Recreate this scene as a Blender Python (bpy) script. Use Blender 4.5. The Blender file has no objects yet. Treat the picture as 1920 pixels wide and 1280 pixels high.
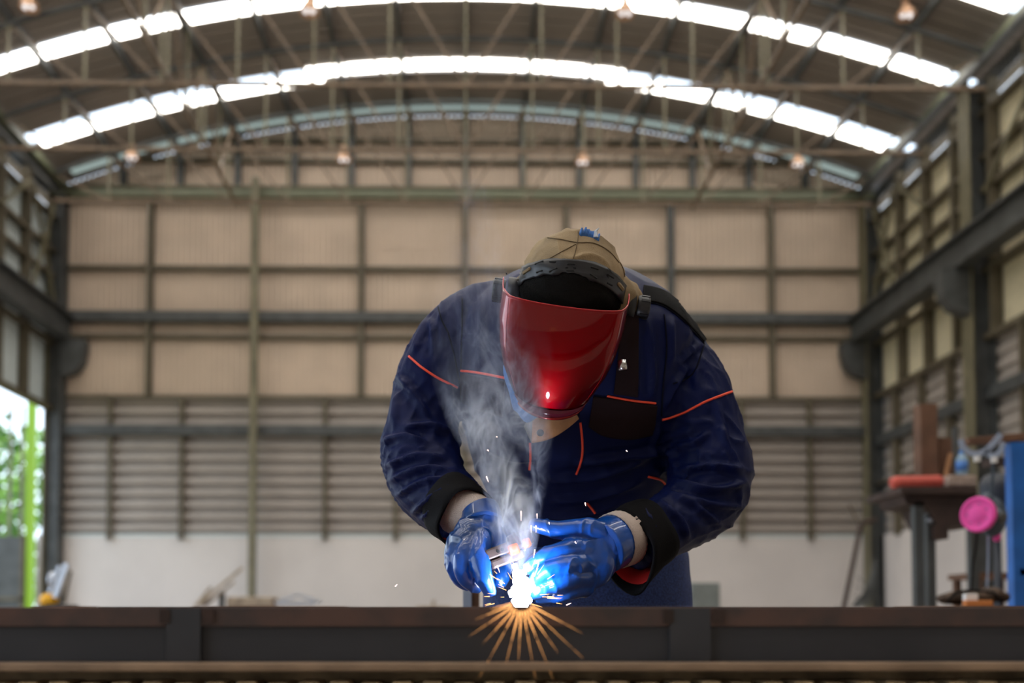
import bpy, bmesh, math, random
from mathutils import Vector, Matrix, noise
from mathutils.bvhtree import BVHTree
PI = math.pi
random.seed(7)
sc = bpy.context.scene
C = sc.collection
# ------------------------------------------------------------------ camera
FPX = 1867.0
CAMZ = 0.9
YAW, PITCH = 0.0122, 0.0405
VPX, HOR = 872.0, 1158.0
PX0 = VPX + FPX * math.tan(YAW)
PY0 = HOR - FPX * math.tan(PITCH)
Fv = Vector((math.sin(YAW) * math.cos(PITCH), math.cos(YAW) * math.cos(PITCH), math.sin(PITCH)))
Rv = Vector((math.cos(YAW), -math.sin(YAW), 0))
Uv = Rv.cross(Fv)
CAM = Vector((0, 0, CAMZ))
def ray(px, py):
    return Fv + Rv * ((px - PX0) / FPX) - Uv * ((py - PY0) / FPX)
def P(px, py, Y):
    """the place in the hall, Y metres from the lens plane, that the photograph shows there"""
    d = ray(px, py)
    return CAM + d * (Y / d.y)
cd = bpy.data.cameras.new('camera')
cam = bpy.data.objects.new('camera', cd); C.objects.link(cam)
m3 = Matrix((Rv, Uv, -Fv)).transposed()
cam.matrix_world = Matrix.Translation(CAM) @ m3.to_4x4()
cd.sensor_width = 36; cd.lens = FPX / 1920 * 36
cd.shift_x = (960 - PX0) / 1920
cd.shift_y = (PY0 - 640) / 1920
cd.clip_start = 0.05; cd.clip_end = 300
cd.dof.use_dof = True; cd.dof.focus_distance = 1.78; cd.dof.aperture_fstop = 2.3
sc.camera = cam
# ------------------------------------------------------------------ world, sun, exposure
w = bpy.data.worlds.new('sky'); sc.world = w; w.use_nodes = True
bg = w.node_tree.nodes['Background']
bg.inputs['Color'].default_value = (0.72, 0.85, 1.0, 1); bg.inputs['Strength'].default_value = 2.6
sd = bpy.data.lights.new('sun', 'SUN'); sd.energy = 4.0; sd.angle = 0.12; sd.color = (1, 0.94, 0.82)
so = bpy.data.objects.new('sun', sd); C.objects.link(so)
so.rotation_euler = Vector((-0.24, -0.04, 0.95)).to_track_quat('Z', 'Y').to_euler()
vs = sc.view_settings
sc.display_settings.display_device = 'sRGB'
vs.view_transform = 'Standard'; vs.look = 'None'; vs.gamma = 1; vs.use_curve_mapping = False
vs.exposure = 0.12
sc.cycles.use_denoising = True
sc.cycles.max_bounces = 8; sc.cycles.diffuse_bounces = 4; sc.cycles.volume_bounces = 1
sc.cycles.transparent_max_bounces = 12
sc.cycles.sample_clamp_indirect = 6
sc.cycles.caustics_reflective = False; sc.cycles.caustics_refractive = False
sc.cycles.volume_max_steps = 96
SKYLIGHT = 10.5          # strength of the daylight panels
ARC_W = 1.9             # the welding arc

# ------------------------------------------------------------------ helpers
def lin(c):
    return tuple((v / 255 / 12.92) if v <= 10 else ((v / 255 + .055) / 1.055) ** 2.4 for v in c)
MATS = {}
def mat(name, rgb, rough=0.6, metal=0.0, var=0.0, vscale=8.0, bump=0.0, bscale=40.0, coat=0.0, spec=0.5, rgb2=None, stretch=None, emit=None, alpha=1.0, det=4):
    m = bpy.data.materials.new(name); m.use_nodes = True
    nt = m.node_tree; N = nt.nodes; L = nt.links
    b = N['Principled BSDF']
    col = lin(rgb)
    b.inputs['Base Color'].default_value = (*col, 1)
    b.inputs['Roughness'].default_value = rough
    b.inputs['Metallic'].default_value = metal
    b.inputs['Coat Weight'].default_value = coat
    b.inputs['Coat Roughness'].default_value = 0.06
    b.inputs['Specular IOR Level'].default_value = spec
    b.inputs['Alpha'].default_value = alpha
    src = None
    if var > 0 or rgb2 or bump > 0:
        tc = N.new('ShaderNodeTexCoord'); src = tc.outputs['Object']
        if stretch:
            mp = N.new('ShaderNodeMapping'); mp.inputs['Scale'].default_value = stretch
            L.new(src, mp.inputs['Vector']); src = mp.outputs['Vector']
    if var > 0 or rgb2:
        n = N.new('ShaderNodeTexNoise'); n.inputs['Scale'].default_value = vscale; n.inputs['Detail'].default_value = det
        L.new(src, n.inputs['Vector'])
        r = N.new('ShaderNodeValToRGB')
        c2 = lin(rgb2) if rgb2 else tuple(v * (1 + var) for v in col)
        c1 = col if rgb2 else tuple(v * (1 - var) for v in col)
        r.color_ramp.elements[0].color = (*c1, 1); r.color_ramp.elements[0].position = 0.38
        r.color_ramp.elements[1].color = (*c2, 1); r.color_ramp.elements[1].position = 0.65
        L.new(n.outputs['Fac'], r.inputs['Fac']); L.new(r.outputs['Color'], b.inputs['Base Color'])
    if bump > 0:
        n2 = N.new('ShaderNodeTexNoise'); n2.inputs['Scale'].default_value = bscale; n2.inputs['Detail'].default_value = 3
        L.new(src, n2.inputs['Vector'])
        bp = N.new('ShaderNodeBump'); bp.inputs['Strength'].default_value = min(1, bump); bp.inputs['Distance'].default_value = 0.01
        L.new(n2.outputs['Fac'], bp.inputs['Height']); L.new(bp.outputs['Normal'], b.inputs['Normal'])
    if emit:
        b.inputs['Emission Color'].default_value = (*emit[0], 1); b.inputs['Emission Strength'].default_value = emit[1]
    MATS[name] = m
    return m

class MB:
    def __init__(s):
        s.v = []; s.f = []
    def add(s, vs_, fs_):
        o = len(s.v); s.v += [tuple(v) for v in vs_]; s.f += [tuple(i + o for i in f) for f in fs_]; return s
    def box(s, a, b):
        x0, y0, z0 = a; x1, y1, z1 = b
        return s.add([(x0,y0,z0),(x1,y0,z0),(x1,y1,z0),(x0,y1,z0),(x0,y0,z1),(x1,y0,z1),(x1,y1,z1),(x0,y1,z1)],
                     [(0,3,2,1),(4,5,6,7),(0,1,5,4),(1,2,6,5),(2,3,7,6),(3,0,4,7)])
    def bar(s, p, q, w_, h_, up=(0, 0, 1)):
        p = Vector(p); q = Vector(q); d = (q - p).normalized(); up = Vector(up)
        if abs(d.dot(up)) > 0.98: up = Vector((0, 1, 0))
        a = d.cross(up).normalized() * (w_ / 2); b = a.cross(d).normalized() * (h_ / 2)
        return s.add([p-a-b, p+a-b, p+a+b, p-a+b, q-a-b, q+a-b, q+a+b, q-a+b],
                     [(0,1,2,3),(7,6,5,4),(0,4,5,1),(1,5,6,2),(2,6,7,3),(3,7,4,0)])
    def rings(s, rings, cap=True, closed=True):
        n = len(rings[0]); o = []
        vs_ = [v for r in rings for v in r]; fs_ = []
        for i in range(len(rings) - 1):
            for j in range(n if closed else n - 1):
                k = (j + 1) % n
                fs_.append((i*n+j, i*n+k, (i+1)*n+k, (i+1)*n+j))
        if cap:
            fs_.append(tuple(range(n))[::-1]); fs_.append(tuple((len(rings)-1)*n + j for j in range(n)))
        return s.add(vs_, fs_)
    def tube(s, pts, r, n=10, cap=True, ends=False):
        """swept round tube; r a number or a list"""
        pts = [Vector(p) for p in pts]
        rr = list(r) if isinstance(r, (list, tuple)) else [r] * len(pts)
        if ends:
            d0 = (pts[0] - pts[1]).normalized(); d1 = (pts[-1] - pts[-2]).normalized()
            a0 = [(pts[0] + d0 * rr[0] * k, rr[0] * math.sqrt(1 - k*k)) for k in (0.97, 0.8, 0.5)]
            a1 = [(pts[-1] + d1 * rr[-1] * k, rr[-1] * math.sqrt(1 - k*k)) for k in (0.5, 0.8, 0.97)]
            pts = [p for p, _ in a0] + pts + [p for p, _ in a1]; rr = [q for _, q in a0] + rr + [q for _, q in a1]
        rings = []; pa = None
        for i, p in enumerate(pts):
            d = (pts[min(i+1, len(pts)-1)] - pts[max(i-1, 0)]).normalized()
            if pa is None:
                pa = d.orthogonal().normalized()
            else:
                pa = (pa - d * pa.dot(d)).normalized()
            pb = d.cross(pa)
            rings.append([p + (pa * math.cos(2*PI*j/n) + pb * math.sin(2*PI*j/n)) * rr[i] for j in range(n)])
        return s.rings(rings, cap)
    def lathe(s, prof, at=(0, 0, 0), axis=(0, 0, 1), n=20):
        """prof: (radius, height) pairs"""
        ax = Vector(axis).normalized(); a = ax.orthogonal().normalized(); b = ax.cross(a); at = Vector(at)
        return s.rings([[at + ax * h + (a * math.cos(2*PI*j/n) + b * math.sin(2*PI*j/n)) * max(r, 1e-4) for j in range(n)] for r, h in prof])
    def ell(s, c, rx, ry, rz, n=20, m_=12, rot=None):
        c = Vector(c); rings = []
        for i in range(m_ + 1):
            t = PI * (0.02 + 0.96 * i / m_)
            ring = []
            for j in range(n):
                v = Vector((rx*math.sin(t)*math.cos(2*PI*j/n), ry*math.sin(t)*math.sin(2*PI*j/n), -rz*math.cos(t)))
                if rot: v = rot @ v
                ring.append(c + v)
            rings.append(ring)
        return s.rings(rings)
    def mesh(s, name):
        me = bpy.data.meshes.new(name); me.from_pydata([tuple(v) for v in s.v], [], s.f); me.update()
        bm = bmesh.new(); bm.from_mesh(me); bmesh.ops.recalc_face_normals(bm, faces=bm.faces); bm.to_mesh(me); bm.free()
        return me
    def build(s, name, m, parent=None, smooth=False, bevel=0, subsurf=0, solid=0):
        return link(name, s.mesh(name), m, parent, smooth, bevel, subsurf, solid)

def link(name, me, m, parent=None, smooth=False, bevel=0, subsurf=0, solid=0):
    o = bpy.data.objects.new(name, me); C.objects.link(o)
    if m is not None:
        me.materials.clear(); me.materials.append(m)
    if smooth:
        for p in me.polygons: p.use_smooth = True
    if solid:
        k = o.modifiers.new('thickness', 'SOLIDIFY'); k.thickness = solid; k.offset = 0
    if bevel:
        k = o.modifiers.new('bevel', 'BEVEL'); k.width = bevel; k.segments = 2; k.limit_method = 'ANGLE'
    if subsurf:
        k = o.modifiers.new('sub', 'SUBSURF'); k.levels = subsurf; k.render_levels = subsurf
    if parent is not None:
        o.parent = parent
        o.matrix_parent_inverse = WORLD(parent).inverted()
    return o
def WORLD(o):
    mw = Matrix.LocRotScale(o.location, o.rotation_euler, o.scale)
    return WORLD(o.parent) @ o.matrix_parent_inverse @ mw if o.parent else mw
def tag(o, label, cat=None, group=None, kind=None):
    o['label'] = label
    if cat: o['category'] = cat
    if group: o['group'] = group
    if kind: o['kind'] = kind
    return o
def empty(name, loc, label, cat, group=None, kind=None):
    o = bpy.data.objects.new(name, None); C.objects.link(o); o.location = loc
    o.empty_display_size = 0.1
    return tag(o, label, cat, group, kind)
def remesh(mb, voxel, it=3, fac=0.5):
    me = mb.mesh('tmp'); o = bpy.data.objects.new('tmp', me); C.objects.link(o)
    k = o.modifiers.new('r', 'REMESH'); k.mode = 'VOXEL'; k.voxel_size = voxel
    if it:
        k = o.modifiers.new('s', 'SMOOTH'); k.factor = fac; k.iterations = it
    bpy.context.view_layer.update()
    dg = bpy.context.evaluated_depsgraph_get()
    r = bpy.data.meshes.new_from_object(o.evaluated_get(dg))
    bpy.data.objects.remove(o); bpy.data.meshes.remove(me)
    return r
def displace(me, fn):
    """push every vertex along its normal by fn(position)"""
    co = [v.co.copy() for v in me.vertices]; no = [v.normal.copy() for v in me.vertices]
    flat = []
    for p, q in zip(co, no):
        r = p + q * fn(p); flat += [r.x, r.y, r.z]
    me.vertices.foreach_set('co', flat); me.update()
def smoothline(pts, n=8):
    """Catmull-Rom through tuples of any length"""
    out = []; m_ = len(pts)
    for i in range(m_ - 1):
        p0, p1, p2, p3 = pts[max(i-1, 0)], pts[i], pts[i+1], pts[min(i+2, m_-1)]
        for k in range(n):
            t = k / n
            out.append(tuple(0.5*((2*b) + (-a+c)*t + (2*a-5*b+4*c-d)*t*t + (-a+3*b-3*c+d)*t*t*t) for a, b, c, d in zip(p0, p1, p2, p3)))
    out.append(tuple(pts[-1]))
    return out

# ------------------------------------------------------------------ materials
mat('cladding_tan', (208, 190, 172), 0.55, var=0.05, vscale=1.2)
mat('cladding_grey', (166, 156, 148), 0.55, var=0.06, vscale=1.5)
mat('cladding_right', (214, 204, 176), 0.55, var=0.05)
mat('cladding_cool', (205, 214, 214), 0.5, var=0.05)
mat('masonry', (208, 201, 197), 0.85, var=0.05, vscale=0.6, bump=0.1, bscale=30)
mat('steel_dark', (72, 74, 74), 0.55, var=0.2, vscale=3)
mat('steel_olive', (112, 106, 84), 0.55, var=0.15, vscale=3)
mat('steel_brown', (110, 92, 74), 0.6, var=0.25, vscale=4)
mat('girt_brown', (92, 84, 68), 0.6, var=0.15, vscale=3)
mat('roof_sheet', (150, 142, 136), 0.45, metal=0.0, var=0.08, vscale=0.8)
mat('gutter_green', (110, 114, 92), 0.5, var=0.1)
mat('concrete', (160, 150, 138), 0.85, var=0.15, vscale=0.7, bump=0.2, bscale=12)
mat('beam_grey', (60, 61, 66), 0.55, metal=0.2, var=0.12, vscale=6)
mat('beam_rust', (92, 68, 60), 0.75, var=0.3, vscale=14, rgb2=(66, 56, 54), stretch=(1, 1, 1))
mat('beam_edge', (150, 126, 104), 0.5, metal=0.3, var=0.2, vscale=12)
mat('rack', (168, 146, 112), 0.5, metal=0.2, var=0.4, vscale=20)
mat('navy', (11, 22, 68), 0.5, var=0.10, vscale=5, bump=0.15, bscale=900, spec=0.14)
mat('navy_seam', (9, 12, 30), 0.8, spec=0.15)
mat('jacket_black', (13, 12, 15), 0.8, spec=0.12, bump=0.3, bscale=700)
mat('jacket_brown', (36, 24, 26), 0.8, spec=0.12, bump=0.3, bscale=700, var=0.1)
mat('piping', (255, 84, 56), 0.5)
mat('lining_red', (200, 24, 20), 0.7)
mat('denim', (36, 54, 104), 0.85, var=0.35, vscale=260, bump=0.3, bscale=500, det=2)
mat('denim_thread', (120, 110, 90), 0.8)
mat('khaki', (150, 128, 96), 0.85, var=0.18, vscale=14, bump=0.25, bscale=600)
mat('khaki_seam', (104, 86, 62), 0.9)
mat('hide_tan', (190, 140, 100), 0.7, var=0.12, vscale=30, bump=0.2, bscale=300)
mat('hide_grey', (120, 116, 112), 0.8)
mat('matte_black', (20, 18, 16), 0.85, spec=0.15, bump=0.3, bscale=300)  # dull black for straps and brows, also the painted shade on the cap
mat('plastic_black', (34, 34, 38), 0.38)
mat('plastic_hole', (8, 8, 8), 0.8)
mat('rag_blue', (70, 120, 190), 0.8, var=0.2, vscale=30)
mat('rag_white', (205, 215, 230), 0.8)
mat('glove_blue', (10, 60, 120), 0.34, coat=0.7, rgb2=(8, 92, 200), vscale=9, bump=0.10, bscale=60)
mat('glove_liner', (214, 196, 186), 0.9, bump=0.5, bscale=500)
mat('skin', (190, 140, 115), 0.55, var=0.06)
mat('chrome', (200, 200, 200), 0.2, metal=1.0)
mat('holder_grey', (74, 60, 56), 0.5, metal=0.1, var=0.2, vscale=40)
mat('copper', (240, 120, 50), 0.35, metal=0.4, var=0.2, vscale=60)
mat('boot', (40, 32, 28), 0.6)
mat('paint_blue', (24, 96, 176), 0.45, var=0.12, vscale=9)
mat('rust_wood', (104, 74, 56), 0.8, var=0.2, vscale=9)
mat('rust_dark', (58, 42, 36), 0.8, var=0.25, vscale=8)
mat('red_pack', (214, 92, 78), 0.6, var=0.18, vscale=12)
mat('pack_paper', (160, 140, 128), 0.8, var=0.25, vscale=18)
mat('pink', (232, 70, 160), 0.6, var=0.06)
mat('resp_grey', (58, 70, 82), 0.5)
mat('tank_dark', (30, 36, 48), 0.45)
mat('strap_grey', (148, 160, 182), 0.7)
mat('white_plastic', (225, 225, 225), 0.4)
mat('bag_brown', (74, 56, 42), 0.8, var=0.3, vscale=20)
mat('orange_box', (196, 120, 60), 0.7)
mat('yellow_paint', (238, 176, 30), 0.45)
mat('silver', (200, 206, 218), 0.3, metal=0.7)
mat('scrap', (176, 160, 140), 0.6, metal=0.2, var=0.2, vscale=10)
mat('grey_box', (120, 126, 124), 0.7, var=0.08)
mat('lamp_shell', (200, 160, 130), 0.35, metal=0.4)
mat('leaf', (58, 104, 22), 0.6, rgb2=(120, 165, 44), vscale=1.5)
mat('bark', (90, 72, 56), 0.9)
mat('lime_paint', (140, 178, 24), 0.5)
mat('grass', (118, 120, 98), 0.9, var=0.2, vscale=2)
mat('bottle_label', (70, 120, 190), 0.5)
mat('cap_blue', (40, 130, 210), 0.5)
def emitter(name, col, s):
    m = bpy.data.materials.new(name); m.use_nodes = True; nt = m.node_tree
    nt.nodes.clear(); e = nt.nodes.new('ShaderNodeEmission'); o = nt.nodes.new('ShaderNodeOutputMaterial')
    e.inputs['Color'].default_value = (*col, 1); e.inputs['Strength'].default_value = s
    nt.links.new(e.outputs[0], o.inputs[0]); MATS[name] = m; return m
emitter('daylight_panel', (1.0, 0.95, 0.87), SKYLIGHT)
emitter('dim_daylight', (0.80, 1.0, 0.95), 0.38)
emitter('clerestory_pane', (1.0, 0.93, 0.84), 2.2)
emitter('arc', (0.92, 0.94, 1.0), 25)
emitter('arc_rim', (0.80, 0.84, 1.0), 7)
emitter('streak_hot', (1.0, 0.45, 0.14), 6)
emitter('ray_dim', (1.0, 0.45, 0.14), 2.0)
emitter('spark_pale', (1.0, 0.62, 0.55), 7)
emitter('bulb', (1.0, 0.93, 0.9), 1.3)
def glassy(name, rgb, mixf):
    m = bpy.data.materials.new(name); m.use_nodes = True; nt = m.node_tree; b = nt.nodes['Principled BSDF']
    b.inputs['Base Color'].default_value = (*lin(rgb), 1); b.inputs['Roughness'].default_value = 0.1
    t = nt.nodes.new('ShaderNodeBsdfTransparent'); t.inputs['Color'].default_value = (*lin(rgb), 1)
    x = nt.nodes.new('ShaderNodeMixShader'); x.inputs[0].default_value = mixf
    nt.links.new(t.outputs[0], x.inputs[2]); nt.links.new(b.outputs[0], x.inputs[1])
    nt.links.new(x.outputs[0], nt.nodes['Material Output'].inputs[0]); MATS[name] = m; return b
glassy('bottle_clear', (190, 220, 240), 0.5)
b = glassy('visor', (146, 0, 11), 0.16)
b.inputs['Metallic'].default_value = 1.0; b.inputs['Roughness'].default_value = 0.41
b.inputs['Coat Weight'].default_value = 1.0; b.inputs['Coat Roughness'].default_value = 0.04
mat('visor_trim', (190, 30, 40), .3)
glassy('visor_rim', (110, 30, 50), 0.3)
M = MATS

# ================================================================== THE HALL
D = 26.9
XL, XR = P(100, 700, D).x, P(1638, 700, D).x          # side walls
def zb(py): return P(872, py, D).z                    # heights on the end wall
def xb(px, py=600): return P(px, py, D).x
Z_MAS, Z_LOW, Z_EAVE = zb(1004), zb(747), zb(368)
Y0 = -9.0
# roof shell
RX, RISE = 10.75, 2.0
XC = (XL + XR) / 2
Z_AP = CAMZ + 13.85
def roofz(x): return Z_AP - (x - XC) ** 2 / 60.4
Z_SPR = roofz(XC + 11.1)

def ribbed(x0, x1, z0, z1, y, pitch, depth, vertical=True, plane='xz', topf=None):
    """profiled sheet. plane xz: faces -Y at y. plane yz: stands at x=y, runs along Y from x0 to x1"""
    mb = MB(); prof = []
    lo, hi = (x0, x1) if vertical else (z0, z1)
    a = lo
    while a < hi - 1e-6:
        for f, d in (((0, 0), (0.40, 0), (0.52, 1), (0.88, 1)) if vertical else ((0, 0), (.42, 0), (.5, 1), (.92, 1))):
            prof.append((min(a + f * pitch, hi), d * depth))
        a += pitch
    prof.append((hi, 0))
    vs_ = []; fs_ = []
    for i, (s_, d) in enumerate(prof):
        if vertical: e0, e1 = (s_, z0), (s_, topf(s_) if topf else z1)
        else: e0, e1 = (x0, s_), (x1, s_)
        for (h, z) in (e0, e1):
            vs_.append((h, y - d, z) if plane == 'xz' else (y + (d if y < 0 else -d), h, z))
    for i in range(len(prof) - 1):
        fs_.append((2*i, 2*i+2, 2*i+3, 2*i+1))
    mb.add(vs_, fs_)
    return mb

floor = MB().box((XL - 0.6, Y0, -0.2), (XR + 0.6, D + 0.4, 0)).build('floor', M['concrete'])
tag(floor, 'bare grey concrete floor of the industrial hall', 'floor', kind='structure')
ground = MB().box((-90, Y0 - 30, -0.25), (XL - 0.62, 120, -0.06)).build('ground', M['grass'])
tag(ground, 'sunlit green grass outside the open left side of the hall', 'ground', kind='structure')

# end wall: masonry, grey horizontal siding, tan vertical siding, gable
wall_back = MB().box((XL - 0.3, D, 0), (XR + 0.3, D + 0.25, Z_MAS)).build('wall_back', M['masonry'])
tag(wall_back, 'far end wall with white masonry base and ribbed tan metal cladding above', 'wall', kind='structure')
ribbed(XL, XR, Z_MAS - 0.02, Z_LOW, D + 0.12, 0.318, 0.16, vertical=False).build('siding', M['cladding_grey'], wall_back)['label'] = 'grey horizontal louvred siding'
ribbed(XL, XR, Z_LOW, Z_EAVE, D + 0.1, 0.155, 0.07).build('cladding', M['cladding_tan'], wall_back)['label'] = 'tan vertical ribbed cladding'
ribbed(XL, XR, Z_EAVE, Z_EAVE, D + 0.1, 0.155, 0.07, topf=lambda x: max(roofz(x), Z_EAVE + .01)).build('gable_cladding', M['cladding_tan'], wall_back)
MB().box((XL, D - 0.02, Z_MAS - 0.04), (XR, D + 0.12, Z_MAS + 0.03)).build('sill', M['cladding_cool'], wall_back)
def girt(py, h, d=0.12, m='girt_brown', x0=XL, x1=XR, name='girt', off=0.0):
    z = zb(py); MB().box((x0, D - d - off, z - h / 2), (x1, D - off + .05, z + h / 2)).build(name, M[m], wall_back)
girt(506, 0.11); girt(634, 0.10); girt(747, 0.10); girt(305, 0.1); girt(268, 0.09)
girt(599, 0.26, 0.3, 'steel_dark', name='wind_beam'); girt(810, 0.26, 0.3, 'steel_dark', name='wind_beam')
girt(373, 0.17, 0.35, 'gutter_green', name='eave_beam'); girt(360, 0.06, 0.3, 'steel_olive', name='eave_angle')
for px in (282, 678, 872, 1062, 1257, 1445):
    x = xb(px); h = 0.16 if px in (872, 1257) else 0.13
    MB().box((x - h/2, D - 0.2, Z_LOW), (x + h/2, D + .04, Z_EAVE)).build('mullion', M['girt_brown' if px != 1257 else 'steel_dark'], wall_back)
for px in (208, 342, 610, 742, 872, 1000, 1128, 1260, 1390, 1517):
    x = xb(px, 900)
    MB().box((x - .06, D - 0.16, Z_MAS - 0.12), (x + .06, D + .04, Z_LOW)).build('mullion', M['girt_brown'], wall_back)
NODE = 1.556
for k in range(-6, 7):
    x = XC + k * NODE
    MB().box((x - .07, D - 0.18, Z_EAVE), (x + .07, D + .04, roofz(x) - 0.02)).build('gable_post', M['steel_dark'], wall_back)
x = xb(485)
pole = MB()
pole.box((x - .095, D - .64, 0), (x + .095, D - .62, zb(352))).box((x - .095, D - .48, 0), (x + .095, D - .46, zb(352))).box((x - .02, D - .62, 0), (x + .02, D - .48, zb(352)))
tag(pole.build('steel_post', M['steel_olive']), 'slim olive steel post standing free before the tan end wall', 'steel post')

# side walls
def side_wall(sx, x, name, label, open_to):
    z1 = roofz(x) - 0.35
    base = MB()
    if not open_to:
        base.box((x, Y0, 0), (x + .25 * sx, D, Z_MAS))
    else:
        base.box((x, D - 0.25, 0), (x + .25 * sx, D, Z_MAS))
    wl = base.build(name, M['masonry']); tag(wl, label, 'wall', kind='structure')
    xx = x
    zl = open_to or Z_LOW
    mt = 'cladding_right' if sx > 0 else 'cladding_cool'
    def rb(z0, z1_, pitch, dep, vert, y0=Y0, y1=D):
        return ribbed(y0, y1, z0, z1_, xx + 0.12 * sx, pitch, dep * (1), vert, 'yz')
    if not open_to:
        rb(Z_MAS, Z_LOW, 0.318, 0.07, False).build('siding', M['cladding_grey'], wl)
    rb(zl, z1 - 0.62, 0.155, 0.04, True).build('cladding', M[mt], wl)
    rb(z1 - 0.05, z1 + 0.4, 0.155, 0.04, True).build('fascia', M['steel_dark'], wl)
    zs = [(CAMZ + 9.15, .1), (CAMZ + 9.85, .1), (CAMZ + 7.4, .1), (zl, .12), (z1 - .64, .1), (z1 - .33, .05)]
    if not open_to: zs += [(CAMZ + 4.75, .26), (CAMZ + 3.6, .05)]
    for z, h in zs:
        MB().box((x - .16 * sx, Y0, z - h/2), (x + .06 * sx, D, z + h/2)).build('girt', M['steel_dark' if h > .2 else 'girt_brown'], wl)
    yy = D - 1.95; k = 0
    while yy > 14:
        MB().box((x - .18 * sx, yy - .055, Z_LOW if not open_to else zl), (x + .06 * sx, yy + .055, z1)).build('mullion', M['girt_brown'], wl)
        if not open_to:
            for q in (0.45,):
                MB().box((x - .14 * sx, yy - .05 + q, Z_MAS - .1), (x + .06 * sx, yy + .05 + q, Z_LOW)).build('mullion', M['girt_brown'], wl)
        yy -= 1.43 if k % 3 != 2 else 1.6; k += 1
    # wind braces
    for (ya, za, yb, zb_) in ((26.5, CAMZ + 8.3, 25.0, CAMZ + 11), (25.0, CAMZ + 8.3, 26.3, CAMZ + 11), (20.6, CAMZ + 9.0, 18.0, CAMZ + 11), (24.8, CAMZ + 11, 23.3, CAMZ + 9.8)):
        MB().bar((x - .2 * sx, ya, za), (x - .2 * sx, yb, zb_), .07, .07).build('brace', M['steel_olive'], wl)
    return wl, z1
wr, z1 = side_wall(1, XR, 'wall_right', 'right side wall in ribbed cladding between dark steel girts', None)
wlft, z1l = side_wall(-1, XL, 'wall_left', 'left side wall, pale cladding high up and open to the trees below', CAMZ + 5.6)
# clerestory panes, one window per bay
n = 0
for sx, x, zt in ((1, XR, z1), (-1, XL, z1l)):
    ys = [D - .1, D - 1.0, D - 1.95, D - 2.85, D - 3.38, D - 4.1, D - 4.81, D - 5.4, D - 6.6, D - 7.5, D - 8.4, D - 9.4]
    for a, b_ in zip(ys[1:], ys[:-1]):
        n += 1
        r_ = empty('window_%d' % n, (x + .1 * sx, (a + b_) / 2, zt - .6),
                   'bright clerestory window under the %s eave' % ('right' if sx > 0 else 'left'), 'window', 'clerestory windows on the %s' % ('right' if sx > 0 else 'left'), 'structure')
        for za, zc in ((zt - .59, zt - .36), (zt - .3, zt - .06)):
            MB().box((x + .08 * sx, a + .09, za), (x + .11 * sx, b_ - .04, zc)).build('pane', M['clerestory_pane'], r_)

tag(MB().box((XL - .3, Y0 - .3, 0), (XR + .3, Y0, roofz(XC) + .3)).build('wall_fill_block', M['cladding_grey']), 'unseen near end wall behind the viewer, added to block fill light', 'wall', kind='structure')  # out of view, added to close the end and cut frontal fill
# columns
def column(x, y, w_, sx, label, m='steel_dark'):
    h = roofz(x) - .4
    e = empty('steel_column', (x, y, 0), label, 'steel column', 'hall columns')
    t = .03
    MB().box((x - w_/2, y - .22, 0), (x - w_/2 + t, y + .22, h)).build('flange', M['steel_olive'] if m == 'steel_dark' else M[m], e)
    MB().box((x + w_/2 - t, y - .22, 0), (x + w_/2, y + .22, h)).build('flange', M[m], e)
    MB().box((x - w_/2, y - .012, 0), (x + w_/2, y + .012, h)).build('web', M[m], e)
    MB().box((x - w_/2 - .1, y - .3, 0), (x + w_/2 + .1, y + .3, .03)).build('base_plate', M[m], e)
    # crane bracket with rounded toe
    xi = x - w_/2 * sx
    mb = MB(); pr = [(0, 0), (-.62, 0), (-.62, -.25), (-.55, -.62), (-.38, -.86), (0, -1.0)]
    z = CAMZ + 7.43
    for yy in (y - .19, y + .19):
        pass
    va = [(xi + p * sx, y - .18, z + q) for p, q in pr]; vb = [(xi + p * sx, y + .18, z + q) for p, q in pr]
    k = len(pr)
    mb.add(va + vb, [tuple(range(k)), tuple(range(2*k - 1, k - 1, -1))] + [(i, (i+1) % k, k + (i+1) % k, k + i) for i in range(k)])
    mb.build('crane_bracket', M[m], e)
    return e
column(XR - .02 - .16, D - .3, .42, 1, 'dark steel column in the far right corner of the hall')
column(XR - .02 - .2, D - 6.0, .5, 1, 'near dark steel column on the right wall')
column(XL + .18, D - .3, .42, -1, 'dark steel column in the far left corner beside the open side')
# crane runway beams
for sx, x, lab in ((1, XR - .62, 'grey crane runway beam along the right wall'), (-1, XL + .46, 'grey crane runway beam along the left wall')):
    z0, z1_ = CAMZ + 7.43, CAMZ + 8.12
    mb = MB().box((x - .2, Y0 + 8, z0), (x + .2, D - .1, z0 + .05)).box((x - .2, Y0 + 8, z1_ - .05), (x + .2, D - .1, z1_)).box((x - .03, Y0 + 8, z0 + .05), (x + .03, D - .1, z1_ - .05))
    e = mb.build('crane_beam', M['steel_dark']); tag(e, lab, 'crane beam')
    MB().box((x - .03, Y0 + 8, z1_), (x + .03, D - .1, z1_ + .07)).build('rail', M['steel_brown'], e)
# eave beams along the sides
for sx, x, lab in ((1, XR - .42, 'long grey eave girder above the right clerestory'), (-1, XL + .35, 'long grey eave girder above the left clerestory')):
    z = roofz(x) - .18
    e = MB().box((x - .09, Y0 + .1, z - .16), (x + .09, D - .5, z + .0)).build('eave_girder', M['gutter_green']); tag(e, lab, 'girder')
    MB().box((x - .16, Y0 + .1, z - .34), (x - .04, D - .5, z - .2)).build('gutter_angle', M['steel_dark'], e)

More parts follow.
